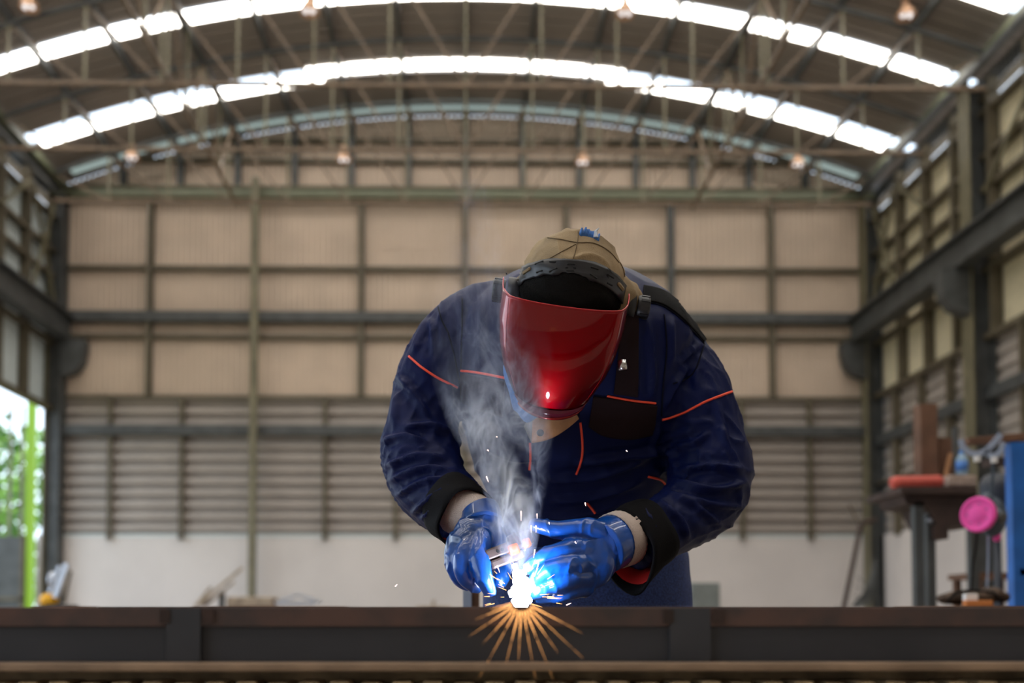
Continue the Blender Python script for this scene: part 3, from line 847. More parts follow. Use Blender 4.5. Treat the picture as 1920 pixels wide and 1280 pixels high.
# torn rag tuft on the crown
tb = MB()
for i in range(26):
    t = i / 25; c = hit(1088 + 30 * t, 437 + 9 * t * t, .002, CB) or P(1086 + 32 * t, 431 + 9 * t * t, 1.84); d = Vector((random.uniform(-.4, .5), random.uniform(-.3, .3), random.uniform(.4, 1))).normalized()
    tb.tube([c - Z_ * .008, c + d * random.uniform(.003, .010)], [.0042, .0016], 5)
tb.build('cloth_tuft', M['rag_blue'], cap, True)['label'] = 'torn blue cloth tuft'
c = hit(1116, 447, .002, CB) or P(1117, 436, 1.84)
MB().tube([c, c + Vector((.0, 0, .012)), c + Vector((.006, 0, .018))], [.005, .003, .0005], 6).build('cloth_tuft', M['rag_white'], cap)

# face shield ----------------------------------------------------------
shield = empty('face_shield', H(0, .1, 0), 'x', 'x'); del shield['category']; shield['label'] = 'red see-through face shield'
shield.parent = body; shield.matrix_parent_inverse = WORLD(body).inverted()
T = P(1070, 556, 1.88)                                      # between the two pivots
LEN = .209; UT = .003
def wid(t):
    tb_ = [(0, .117), (.25, .116), (.45, .110), (.62, .100), (.78, .084), (.9, .070), (1, .054)]
    for (a_, x), (b_, y) in zip(tb_[:-1], tb_[1:]):
        if t <= b_: f = (t - a_) / (b_ - a_); return x + (y - x) * f
    return .054
def vis(s_, t, off=0):
    u0 = UT + (.010 * min(1, max(0, (abs(s_) - .84) / .14)) - .004 if abs(s_) > .84 else 0)
    u1 = UT - LEN + .020 * s_ * s_
    u = u0 + (u1 - u0) * t
    tt = max(0, (UT - u) / LEN)
    w_ = wid(tt)
    wrap = (.100 - .045 * tt)
    # flat front with two creases, then sides sweep back
    a_ = abs(s_); bk = (.019 * (a_ / .62) ** 2 if a_ < .62 else .019 + (wrap - .019) * ((a_ - .62) / .38) ** 1.25)
    lat = w_ * (math.sin(min(a_, 1) * PI / 2) ** .92) * math.copysign(1, s_) if s_ else 0
    fwd = .150 - bk + .009 * math.sin(PI * tt * .9) + .006 * tt
    return H(lat * (1 + off) - .010, fwd + off * .1, u)
NS, NT = 64, 44
vs_ = [vis(-1 + 2 * i / NS, j / NT) for j in range(NT + 1) for i in range(NS + 1)]
fs_ = [(j*(NS+1)+i, j*(NS+1)+i+1, (j+1)*(NS+1)+i+1, (j+1)*(NS+1)+i) for j in range(NT) for i in range(NS)]
MB().add(vs_, fs_).build('visor', M['visor'], shield, True, solid=.0025)['label'] = 'glossy red visor'
edge = [vis(-1 + 2 * i / NS, 0) for i in range(NS + 1)]
MB().tube(edge, .0013, 6).build('visor_edge', M['visor_trim'], shield, True)
for q in (-.66, .66):
    MB().tube([vis(q * (1 - .06 * j / 20), .02 + .84 * j / 20) + hf * .0006 for j in range(21)], .0017, 8).build('visor_ridge', M['visor'], shield, True)
edge = [vis(-.97 + 1.94 * i / NS, 1) for i in range(NS + 1)]
low = [vis(-.97 + 1.94 * i / NS, .92) for i in range(NS + 1)]
o = hr * 0
vs_ = []
for a_, b_ in zip(low, edge): vs_ += [a_ + hf * .004, b_ + hf * .006]
MB().add(vs_, [(2*i, 2*i+1, 2*i+3, 2*i+2) for i in range(NS)]).build('chin_rim', M['visor_rim'], shield, True, solid=.002)['label'] = 'dark clear chin rim'
MB().tube([p + hf * .006 for p in edge], .0030, 8).build('chin_bead', M['visor'], shield, True)
# pivots
KL, KR = P(937, 544, 1.865), P(1203, 576, 1.865)
for k_, s_ in ((KL, -1), (KR, 1)):
    ax = hr * s_
    MB().lathe([(.0, -.010), (.021, -.010), (.022, -.004), (.022, .010), (.019, .014), (0, .014)], k_ + hf * .0, ax, 20).build('knob', M['plastic_black'], shield, True, bevel=.001)
    kb = MB()
    for j in range(10):
        th = 2 * PI * j / 10; d = hu * math.cos(th) + hf * math.sin(th)
        kb.bar(k_ + d * .0215 - ax * .004, k_ + d * .0215 + ax * .012, .004, .003, d)
    kb.build('knob_ribs', M['plastic_black'], shield)
    base = k_ - ax * .024
    MB().lathe([(0, -.012), (.027, -.012), (.027, .010), (0, .010)], base, ax, 20).build('pivot', M['plastic_black'], shield, True)
MB().tube([P(1166, 676, 1.83), P(1168, 694, 1.83)], [.009, .009], 12).build('side_clip', M['chrome'], shield, True)
# crown strap from temple to temple with slots, lying on the cap
patch([(969, 512), (985, 501), (1015, 492), (1060, 487), (1105, 492), (1145, 510), (1172, 540)], [(975, 540), (990, 528), (1018, 519), (1060, 515), (1105, 524), (1142, 546), (1166, 577)],
      'plastic_black', 'crown_strap', off=.0062, nx=44, ny=6, parent=shield, bvh=CB, thick=.0022)
def slot(x0, y0, x1, y1, r=.0017, m='plastic_hole'):
    a_, b_ = hit(x0, y0, .0072, CB), hit(x1, y1, .0072, CB)
    if a_ and b_ and (a_ - b_).length < .05: MB().tube([a_, b_], r, 6, ends=True).build('slot', M[m], shield)
for x0, y0, x1, y1 in ((1010, 497, 1020, 495), (1013, 511, 1018, 510), (1033, 495, 1044, 494), (1035, 509, 1044, 508), (1066, 497, 1076, 498), (1064, 511, 1074, 512), (1062, 504, 1064, 504), (1076, 504, 1078, 505),
                       (1107, 504, 1117, 507), (1105, 519, 1115, 521), (1136, 516, 1144, 521), (1134, 531, 1142, 535)): slot(x0, y0, x1, y1)
slot(990, 513, 998, 507, .0042, 'khaki'); slot(1154, 533, 1160, 541, .0042, 'khaki')
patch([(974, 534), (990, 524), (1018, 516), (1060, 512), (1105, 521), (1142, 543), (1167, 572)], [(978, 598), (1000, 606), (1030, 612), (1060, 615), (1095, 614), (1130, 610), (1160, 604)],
      'matte_black', 'cap_front_shade', off=.0036, nx=40, ny=24, parent=shield, bvh=CB, thick=.002)['label'] = 'dark sheet for the shade on the cap front'  # dark sheet laid on the cap front in place of its shade
# tan neck flap below the visor, left half grey, with a rivet
def sheet(rows, m, name, parent, n=12, thick=.002, label=None):
    """rows: lists of (px,py,Y) of equal length"""
    R_ = [smoothline(r, 5) for r in rows]; k = len(R_[0]); cols = []
    for i in range(k): cols.append(smoothline([r[i] for r in R_], 5))
    q = len(cols[0]); vs_ = [P(*cols[i][j]) for i in range(k) for j in range(q)]
    fs_ = [(i*q+j, i*q+j+1, (i+1)*q+j+1, (i+1)*q+j) for i in range(k-1) for j in range(q-1)]
    o = MB().add(vs_, fs_).build(name, M[m], parent, True, solid=thick)
    if label: o['label'] = label
    return o
flap = sheet([[(1000, 752, 1.93), (1040, 756, 1.90), (1075, 756, 1.90), (1108, 752, 1.94)], [(999, 790, 1.92), (1030, 790, 1.885), (1060, 788, 1.89), (1092, 778, 1.92)], [(997, 830, 1.90), (1020, 826, 1.88), (1045, 816, 1.88), (1070, 798, 1.90)]], 'hide_tan', 'neck_flap', hood, label='tan hide neck flap')
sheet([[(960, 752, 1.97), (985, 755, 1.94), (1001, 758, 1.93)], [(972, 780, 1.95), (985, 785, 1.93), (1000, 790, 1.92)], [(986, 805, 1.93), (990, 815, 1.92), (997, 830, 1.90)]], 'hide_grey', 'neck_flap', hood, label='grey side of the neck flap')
MB().lathe([(0, -.002), (.0068, -.002), (.0068, .002), (.004, .0035), (0, .0035)], P(1013, 811, 1.875), (0, -1, -.2), 14).build('rivet', M['steel_dark'], hood, True)
# blue face rag showing at the visor's side
rg = sheet([[(958, 620, 1.86), (966, 622, 1.85), (975, 625, 1.85)], [(944, 690, 1.86), (955, 694, 1.85), (970, 700, 1.85)], [(955, 735, 1.87), (968, 742, 1.86), (988, 745, 1.86)], [(962, 765, 1.88), (985, 770, 1.87), (1012, 768, 1.875)], [(968, 768, 1.885), (988, 792, 1.88), (1016, 774, 1.88)]], 'rag_blue', 'face_rag', hood, label='frayed light blue face rag')

# gloves ------------------------------------------------------------------
def hand(parts, fingers, name, voxel=.0026):
    mb = MB()
    for row in parts:
        if len(row) == 7: px, py, Y, rx, ry, rz, an = row; mb.ell(P(px, py, Y), rx, ry, rz, 24, 14, rot=Matrix.Rotation(an, 3, 'Y'))
    for f in fingers: tubepx(mb, f, 16, 4)
    return remesh(mb, voxel, 4)
def wrinkle(me, amp, freq, centre, seed):
    def fn(q):
        r = (q - centre)
        n1 = noise.noise(Vector((r.x * freq + noise.noise(q * 20) * .8, r.z * freq * .6, r.y * freq * .6 + seed)))
        return amp * (ridge(n1 * 2.2) - .35)
    displace(me, fn)
LF = [[(906, 1008, 1.755, .019), (899, 1043, 1.728, .0185), (907, 1080, 1.715, .0165), (917, 1106, 1.718, .0135)],
      [(886, 1012, 1.755, .018), (867, 1048, 1.735, .0180), (872, 1082, 1.735, .0160), (893, 1100, 1.750, .0130)],
      [(868, 1010, 1.765, .018), (853, 1043, 1.755, .0170), (858, 1078, 1.760, .0155), (878, 1094, 1.778, .0130)],
      [(860, 1006, 1.785, .017), (848, 1032, 1.785, .0160), (851, 1062, 1.790, .0145), (868, 1080, 1.805, .0120)],
      [(926, 998, 1.790, .019), (946, 1033, 1.790, .0175), (944, 1070, 1.778, .0155), (937, 1090, 1.765, .0135)]]
gl = hand([(893, 1003, 1.775, .043, .030, .038, .15), (903, 975, 1.79, .036, .034, .026, .1), (880, 1018, 1.765, .036, .028, .03, .3)], LF, 'glove')
wrinkle(gl, .0022, 34, P(890, 1010, 1.77), 1.0)
def blank(name, me): o = link(name, me, M['glove_blue'], body, True); return o
g1 = blank('glove', gl); g1['label'] = 'wet-looking blue rubber glove gripping the electrode holder'
tmp = MB(); tubepx(tmp, [(905, 985, 1.785, .039), (902, 966, 1.797, .037), (899, 958, 1.802, .036)], 28, 4, ends=False)
tmp.build('glove_cuff', M['glove_blue'], g1, True)
RF = [[(1098, 1030, 1.770, .023), (1055, 1032, 1.738, .0175), (1015, 1046, 1.731, .0160), (992, 1062, 1.740, .0140)],
      [(1098, 1056, 1.765, .023), (1052, 1062, 1.722, .0175), (1016, 1076, 1.718, .0160), (1000, 1094, 1.735, .0140)],
      [(1098, 1080, 1.770, .022), (1055, 1090, 1.728, .0165), (1022, 1101, 1.726, .0150), (1003, 1110, 1.745, .0135)],
      [(1098, 1098, 1.785, .020), (1060, 1112, 1.748, .0150), (1035, 1115, 1.755, .0150), (1016, 1121, 1.765, .0120)],
      [(1135, 1002, 1.795, .027), (1095, 992, 1.768, .0215), (1045, 992, 1.752, .0165), (1004, 984, 1.752, .0140)]]
gr = hand([(1110, 1052, 1.785, .045, .036, .052, .2), (1138, 1022, 1.80, .040, .038, .047, .3), (1090, 1062, 1.772, .034, .026, .046, .1)], RF, 'glove')
wrinkle(gr, .0028, 30, P(1110, 1050, 1.78), 5.0)
g2 = blank('glove', gr); g2['label'] = 'bright blue rubber glove steadying the holder with its thumb'
tmp = MB(); tubepx(tmp, [(1125, 1028, 1.795, .050), (1142, 1019, 1.81, .0505), (1155, 1013, 1.82, .050)], 30, 3, ends=False)
gcm = tmp.mesh('glove_cuff'); link('glove_cuff', gcm, M['glove_blue'], g2, True)
def knit(a_, b_, r0, r1, par):
    a_, b_ = Vector(a_), Vector(b_); n = 60; rings = []
    d = (b_ - a_).normalized(); u = d.orthogonal().normalized(); w_ = d.cross(u)
    for k in range(5):
        t = k / 4; rings.append([a_ + (b_ - a_) * t + (u * math.cos(2*PI*j/n) + w_ * math.sin(2*PI*j/n)) * ((r0 + (r1-r0)*t) + (.0008 if j % 2 else 0)) for j in range(n)])
    MB().rings(rings, cap=False).build('knit_cuff', M['glove_liner'], par, True, solid=.002)['label'] = 'off-white knitted glove cuff'
knit(P(1150, 1015, 1.815), P(1172, 1007, 1.835), .0505, .0515, g2)
lf = MB(); tubepx(lf, [(852, 955, 1.86, .046), (880, 962, 1.825, .043), (903, 968, 1.80, .0325), (906, 978, 1.795, .030)], 28, 4)
lf.build('knit_cuff', M['glove_liner'], g1, True)['label'] = 'off-white glove liner over the wrist'

# ================================================================== WELDING TOOL
TC = P(958, 1036, 1.735)
tx = (P(1008, 1014, 1.74) - P(908, 1052, 1.72)).normalized(); tz = (Z_ - tx * tx.z).normalized(); ty = tz.cross(tx)
def Tl(a, b_, c): return TC + tx * a + ty * b_ + tz * c
tool = empty('electrode_holder', TC, 'grey and copper welding electrode holder gripped between the blue gloves', 'welding tool')
def tbox(a0, a1, b0, b1, c0, c1, name, m, bev=.002):
    vs_ = [Tl(a, b_, c) for c in (c0, c1) for a, b_ in ((a0, b0), (a1, b0), (a1, b1), (a0, b1))]
    return MB().add(vs_, [(0,3,2,1),(4,5,6,7),(0,1,5,4),(1,2,6,5),(2,3,7,6),(3,0,4,7)]).build(name, M[m], tool, bevel=bev)
tbox(-.046, .004, -.012, .012, .002, .020, 'upper_jaw', 'holder_grey', .003)
tbox(.000, .046, -.013, .013, .000, .030, 'insulator', 'holder_grey', .008)
tbox(-.044, .020, -.012, .012, -.016, .000, 'lower_jaw', 'holder_grey', .004)
tbox(-.006, .014, -.0155, .010, -.006, .014, 'copper_pad', 'copper', .004)
tbox(.022, .038, -.0155, .010, -.002, .016, 'copper_pad', 'copper', .005)
for a in (-.024, -.016):
    MB().lathe([(0, -.0015), (.003, -.0015), (.003, .001), (0, .001)], Tl(a, -.0125, .011), -ty, 12).build('rivet_hole', M['plastic_hole'], tool)
MB().tube([Tl(-.03, .008, -.002), P(915, 1035, 1.765), P(900, 1010, 1.79)], [.011, .012, .012], 14).build('handle', M['plastic_black'], tool, True)
TIP = P(977, 1116, 1.72)
MB().tube([Tl(.008, 0, -.004), TIP + Vector((0, 0, .004))], [.0028, .0024], 8).build('electrode', M['holder_grey'], tool, True)
# the arc: blinding flame on the plate
arc = empty('welding_arc', TIP, 'blinding white welding arc on the steel under the electrode', 'welding arc')
fl = MB()
for px, py, Y, rx, rz in ((978, 1126, 1.715, .017, .012), (976, 1108, 1.72, .0165, .016), (972, 1088, 1.72, .010, .018), (966, 1070, 1.72, .005, .014), (994, 1100, 1.715, .009, .009), (986, 1090, 1.715, .007, .006), (984, 1070, 1.72, .003, .013), (960, 1112, 1.72, .006, .007)):
    fl.ell(P(px, py, Y), rx, rx * .8, rz, 16, 12)
am = remesh(fl, .0014, 1)
displace(am, lambda p: noise.noise(p * 130) * .0035 + noise.noise(p * 300) * .0015)
link('flame', am, M['arc'], arc, True)
ld = bpy.data.lights.new('arc_light', 'POINT'); ld.energy = ARC_W; ld.color = (.72, .80, 1.0); ld.shadow_soft_size = .012
lo = bpy.data.objects.new('arc_light', ld); C.objects.link(lo); lo.location = TIP + Vector((.008, -.055, .02))
lo.parent = arc; lo.matrix_parent_inverse = WORLD(arc).inverted()
# streaks from the arc: thrown sparks, plus added lens-star rays
def spark(p, d, L_, r, m, label, grp):
    d = d.normalized()
    mb = MB().tube([p, p + d * L_ * .35, p + d * L_], [r, r * .8, r * .12], 6)
    tag(mb.build('weld_streak', M[m]), label, 'spark', grp)
rnd = random.Random(11)
C0 = P(978, 1126, 1.70)
for ang, reach in ((-158, 95), (-146, 120), (-132, 110), (-119, 165), (-104, 130), (-93, 115), (-80, 150), (-68, 160), (-55, 120), (-43, 160), (-28, 130), (-165, 60), (-17, 80)):
    # rays of the lens star, added as thin glowing streaks before the beam
    a = math.radians(ang); t = 20
    while t < reach - 4:
        t2 = min(t + rnd.uniform(40, 70), reach)
        Y1, Y2 = (1.175, 1.17) if t > 26 or ang < -20 else (1.6, 1.5)
        p, q = P(978 + t * math.cos(a), 1126 - t * math.sin(a), Y1), P(978 + t2 * math.cos(a), 1126 - t2 * math.sin(a), Y2)
        spark(p, q - p, (q - p).length, .00032 * (1.15 - t / reach * .9), 'streak_hot' if t < 60 else 'ray_dim', '%s orange lens-star ray over the foreground beam, %s of the arc' % ('third faint' if t >= 105 else 'second faint' if t >= 60 else 'bright', {-158: 'far lower left', -146: 'lower left', -132: 'lower left, steeper', -119: 'steeply lower left', -104: 'just left below', -93: 'straight below', -80: 'just right below', -68: 'steeply lower right', -55: 'lower right, steeper', -43: 'lower right', -28: 'flat lower right', -165: 'flat to the left', -17: 'flattest to the right'}[ang]), 'lens-star rays over the beam')
        t = t2 + rnd.uniform(1, 4)
for i in range(34):
    a = rnd.uniform(-20, 200); r0 = rnd.uniform(22, 62); ln = rnd.uniform(6, 22)
    a_ = math.radians(a); Y = rnd.uniform(1.66, 1.70)
    p, q = P(978 + r0 * math.cos(a_) * 1.1, 1118 - r0 * math.sin(a_), Y), P(978 + (r0 + ln) * math.cos(a_) * 1.1, 1118 - (r0 + ln) * math.sin(a_), Y - .01)
    spark(p, q - p, (q - p).length, .0004, 'streak_hot', 'short orange spark %s the arc, %s' % ('right of' if a < 25 else 'above and right of' if a < 75 else 'directly above' if a < 105 else 'above and left of' if a < 155 else 'left of', 'tight against the flame' if r0 < 34 else 'a finger away' if r0 < 48 else 'farther out before the gloves'), 'sparks round the arc')
for px, py, dx, dy, lab in ((912, 893, 3, 8, 'beside the torso left of the smoke'), (977, 958, 0, 14, 'in the smoke above the holder'), (996, 985, 0, 10, 'in front of the glove thumb'), (1005, 985, 0, 10, 'just right of the one before the thumb'), (1007, 963, 0, 7, 'above the thumb'),
                        (1029, 979, 1, 3, 'over the thumb middle'), (1014, 991, 7, 3, 'below the thumb tip'), (1078, 1015, 2, 3, 'on the glove knuckle'), (1097, 942, 1, 5, 'before the dark jacket front'), (985, 1022, 0, 8, 'over the copper jaw'),
                        (1003, 1030, -2, 12, 'at the end of the holder'), (1010, 1055, -6, 20, 'before the right glove fingers'), (932, 1060, 4, 10, 'below the holder left end'), (741, 1099, 3, -3, 'alone against the white wall'), (1174, 844, 2, 2, 'against the jacket below the pocket'), (931, 818, 1, 1, 'small one by the smoke edge'), (914, 843, 2, 2, 'small one left of the smoke'),
                        (1062, 1134, 7, -3, 'landing at the right of the arc')):
    p, q = P(px, py, 1.66), P(px + dx * 1.3, py + dy * 1.3, 1.66)
    spark(p, q - p, (q - p).length, .0008, 'spark_pale', 'pale glowing spark ' + lab, 'stray sparks')

# smoke ----------------------------------------------------------------
PL = smoothline([(977, 1085, 1.68, .016), (968, 1040, 1.68, .034), (966, 985, 1.67, .045), (968, 920, 1.66, .056), (955, 850, 1.65, .078), (925, 760, 1.65, .092), (905, 660, 1.66, .094), (895, 560, 1.68, .082), (888, 470, 1.72, .06), (882, 380, 1.76, .045)], 4)
sm = MB(); sm.tube([P(a, b_, c) for a, b_, c, _ in PL], [r for *_, r in PL], 20, ends=True)
smoke = sm.build('smoke_plume', None); tag(smoke, 'bluish white smoke plume rising from the weld before the jacket', 'smoke', kind='stuff')
m = bpy.data.materials.new('smoke'); m.use_nodes = True; nt = m.node_tree; N = nt.nodes; L = nt.links; N.clear()
out = N.new('ShaderNodeOutputMaterial'); pv = N.new('ShaderNodeVolumeScatter'); pv.inputs['Color'].default_value = (.62, .72, 1.0, 1); pv.inputs['Anisotropy'].default_value = 0.1
tc = N.new('ShaderNodeTexCoord')
def math_(op, a, b_=None, c_=None):
    n = N.new('ShaderNodeMath'); n.operation = op
    for i, v in enumerate((a, b_, c_)):
        if v is None: continue
        if isinstance(v, (int, float)): n.inputs[i].default_value = v
        else: L.new(v, n.inputs[i])
    return n.outputs[0]
def nz(scale, vec, detail=3, dist=0.0, rough=.55):
    n = N.new('ShaderNodeTexNoise'); n.inputs['Scale'].default_value = scale; n.inputs['Detail'].default_value = detail; n.inputs['Roughness'].default_value = rough
    n.inputs['Distortion'].default_value = dist; L.new(vec, n.inputs['Vector']); return n
mp = N.new('ShaderNodeMapping'); mp.inputs['Scale'].default_value = (1.5, 1.5, .75); L.new(tc.outputs['Object'], mp.inputs['Vector'])
wn = nz(9, mp.outputs[0], 2)
vm = N.new('ShaderNodeVectorMath'); vm.operation = 'MULTIPLY_ADD'; L.new(wn.outputs['Color'], vm.inputs[0]); vm.inputs[1].default_value = (.16, .16, .22); L.new(mp.outputs[0], vm.inputs[2])
fine = nz(17, vm.outputs[0], 3, .5)
rid = math_('SUBTRACT', 1.0, math_('MULTIPLY', math_('ABSOLUTE', math_('SUBTRACT', fine.outputs['Fac'], .5)), 9.0))
rid = math_('POWER', math_('MAXIMUM', rid, 0.0), 2.0)
big = nz(7, vm.outputs[0], 2)
bigm = math_('MULTIPLY', math_('MAXIMUM', math_('SUBTRACT', big.outputs['Fac'], .40), 0.0), 5.0)
# distance from the plume's axis: x of the axis as a function of height
sep = N.new('ShaderNodeSeparateXYZ'); L.new(tc.outputs['Object'], sep.inputs[0])
pts = [(P(a, b_, c), r) for a, b_, c, r in PL]
z0_, z1_ = pts[0][0].z, pts[-1][0].z
zn = math_('DIVIDE', math_('SUBTRACT', sep.outputs['Z'], z0_), z1_ - z0_)
def curve(fn, lo, hi):
    n = N.new('ShaderNodeFloatCurve'); cv = n.mapping.curves[0]
    ks = [0, .1, .2, .3, .4, .5, .6, .7, .8, .9, 1]
    def at(t):
        z = z0_ + t * (z1_ - z0_)
        for (p, r), (p2, r2) in zip(pts[:-1], pts[1:]):
            if p2.z >= z:
                f = (z - p.z) / max(1e-6, p2.z - p.z); return fn(p * (1-f) + p2 * f, r * (1-f) + r2 * f, t)
        return fn(pts[-1][0], pts[-1][1], t)
    while len(cv.points) < len(ks): cv.points.new(.5, .5)
    for q, t in zip(cv.points, ks): q.location = (t, (at(t) - lo) / (hi - lo))
    n.mapping.update(); L.new(zn, n.inputs['Value'])
    return math_('MULTIPLY_ADD', n.outputs[0], hi - lo, lo)
ax_ = curve(lambda p, r, t: p.x, -.2, .3); ay_ = curve(lambda p, r, t: p.y, 1.5, 2.0); ar_ = curve(lambda p, r, t: r, 0, .2)
dn_ = curve(lambda p, r, t: (.12 if t < .05 else .45 if t < .12 else 1.0) if t < .22 else max(.07, 1.0 - (t - .22) * 3.0) , 0, 1)
dx = math_('SUBTRACT', sep.outputs['X'], ax_); dy = math_('SUBTRACT', sep.outputs['Y'], ay_)
rr = math_('DIVIDE', math_('SQRT', math_('ADD', math_('MULTIPLY', dx, dx), math_('MULTIPLY', dy, dy))), ar_)
fall = math_('POWER', math_('MAXIMUM', math_('SUBTRACT', 1.0, rr), 0.0), 0.7)
base = math_('ADD', math_('MULTIPLY', math_('MULTIPLY', rid, bigm), 85.0), math_('MULTIPLY', bigm, 0.8))
dens = math_('MULTIPLY', math_('MULTIPLY', base, fall), dn_)
L.new(dens, pv.inputs['Density']); L.new(pv.outputs[0], out.inputs['Volume'])
smoke.data.materials.append(m)
try: m.cycles.volume_step_rate = 0.25
except Exception: pass

# ================================================================== RIGHT: machine table, bottle, respirator
TY = 5.6
def BX(px0, px1, py0, py1, Y, dep): 
    a_, b_ = P(px0, py1, Y), P(px1, py0, Y)
    return (a_.x, Y, a_.z), (b_.x, Y + dep, b_.z)
rig = empty('work_stand', P(1760, 1100, TY) * 1, 'tall rusty steel work stand on the right with paired legs', 'work stand')
rig.location.z = 0
a_, b_ = BX(1690, 1838, 912, 925, TY, .5); MB().box(a_, b_).build('tabletop', M['rust_dark'], rig, bevel=.004)
mb = MB(); pr = [(1692, 925), (1840, 925), (1840, 985), (1758, 985), (1740, 950), (1700, 945)]
k = len(pr); va = [P(x, y, TY + .05) for x, y in pr]; vb = [v + Vector((0, .35, 0)) for v in va]
mb.add(va + vb, [tuple(range(k)), tuple(range(2*k-1, k-1, -1))] + [(i, (i+1) % k, k+(i+1) % k, k+i) for i in range(k)]).build('apron', M['rust_dark'], rig)
a_, b_ = BX(1752, 1778, 985, 1010, TY + .05, .2); MB().box(a_, b_).build('foot_bracket', M['rust_dark'], rig)
for px0, px1, Y in ((1718, 1731, TY + .05), (1742, 1753, TY + .09)):
    a_, b_ = BX(px0, px1, 940, 1140, Y, .05); a_ = (a_[0], a_[1], 0); MB().box(a_, b_).build('leg', M['steel_dark'], rig)
for px0, px1, Y in ((1722, 1731, TY + .42), (1822, 1834, TY + .42)):
    a_, b_ = BX(px0, px1, 940, 1140, Y, .05); a_ = (a_[0], a_[1], 0); MB().box(a_, b_).build('leg', M['steel_dark'], rig)
c = P(1744, 975, TY + .1); MB().ell(c, .022, .022, .022, 12, 8).build('bolt', M['silver'], rig, True)
a_, b_ = BX(1728, 1758, 756, 912, TY + .2, .1)
tag(MB().box(a_, b_).build('timber_post', M['rust_wood'], bevel=.004), 'upright brown timber standing on the work stand', 'timber')
a_, b_ = BX(1762, 1786, 820, 911, TY + .25, .06)
tag(MB().box((a_[0], a_[1], a_[2]), b_).build('timber_offcut', M['rust_wood'], bevel=.004), 'shorter brown offcut beside the upright timber', 'timber')
p0, p1 = P(1768, 911, TY + .22), P(1782, 850, TY + .24)
tag(MB().bar(p0, p1, .018, .018).build('wooden_stick', M['hide_tan']), 'thin pale stick leaning by the bottle on the work stand', 'stick')
p0, p1 = P(1790, 911, TY + .3), P(1791, 800, TY + .34)
tag(MB().bar(p0, p1, .03, .02).build('steel_bar', M['steel_dark']), 'dark steel bar upright behind the bottle', 'bar')
# red package and paper
a_, b_ = P(1682, 901, TY + .02), P(1778, 899, TY + .02)
rp = MB(); rp.tube([a_ + Vector((0, .08, -.005)), a_ + Vector((.02, .08, 0)), b_ + Vector((-.01, .08, 0)), b_ + Vector((0, .08, 0))], [.030, .038, .038, .03], 8)
tag(rp.build('red_package', M['red_pack'], bevel=.004), 'red wrapped package lying on the work stand edge', 'package')
a_, b_ = BX(1778, 1832, 890, 911, TY + .02, .16)
tag(MB().box(a_, b_).build('paper_packet', M['pack_paper'], bevel=.01), 'crumpled pale packet under the water bottle', 'packet')
# water bottle
bt = P(1804, 889.5, TY + .10); bo = empty('water_bottle', bt, 'clear water bottle with blue cap on the paper packet', 'bottle')
MB().lathe([(.0, 0), (.028, 0), (.032, .006), (.032, .09), (.028, .098), (.012, .12), (.012, .13), (0, .13)], bt, n=18).build('body', M['bottle_clear'], bo, True)
MB().lathe([(.0325, .02), (.033, .02), (.033, .075), (.0325, .075)], bt, n=18).build('bottle_label', M['bottle_label'], bo, True)
MB().lathe([(0, .122), (.015, .122), (.015, .14), (0, .14)], bt, n=14).build('bottle_cap', M['cap_blue'], bo, True)
# blue rack with brown bar
RY = 4.75
rack = empty('blue_rack', (P(1904, 1000, RY).x, RY, 0), 'blue painted steel rack with rusty top bar at the right edge', 'rack')
for px0, px1, Y in ((1902, 1926, RY), (1985, 2010, RY)):
    a_, b_ = BX(px0, px1, 828, 1140, Y, .06); MB().box((a_[0], a_[1], 0), b_).build('post', M['paint_blue'], rack, bevel=.003)
a_, b_ = BX(1912, 1990, 1066, 1078, RY, .05); MB().box(a_, b_).build('cross_bar', M['paint_blue'], rack)
pa, pb = P(1812, 828, RY + .02), P(2000, 812, RY + .02)
MB().bar(pa, pb, .05, .035).build('top_bar', M['rust_wood'], rack, bevel=.003)
for dz in (0, 22, 46):
    a_, b_ = P(1850, 868 + dz, RY + .5), P(1950, 862 + dz, RY + .5)
    if dz == 0: tag(MB().bar(a_, b_, .1, .04).bar(Vector((b_.x, b_.y, 0)), b_, .05, .05).bar(Vector((a_.x + .25, a_.y, 0)), Vector((a_.x + .25, a_.y, a_.z)), .05, .05).build('rusty_crossbar', M['rust_dark']), 'rusty bar behind the hanging respirator', 'bar')
tk = P(1868, 935, RY + .42)
tk_o = MB(); tk_o.lathe([(0, -.14), (.07, -.13), (.09, -.08), (.09, .06), (.06, .12), (0, .14)], tk, n=20); tk_o.tube([tk + Vector((0, .0, -.14)), Vector((tk.x, tk.y, 0))], .02, 8)
tag(tk_o.build('gas_tank', M['tank_dark'], smooth=True), 'dark rounded tank on a stem behind the respirator', 'tank')
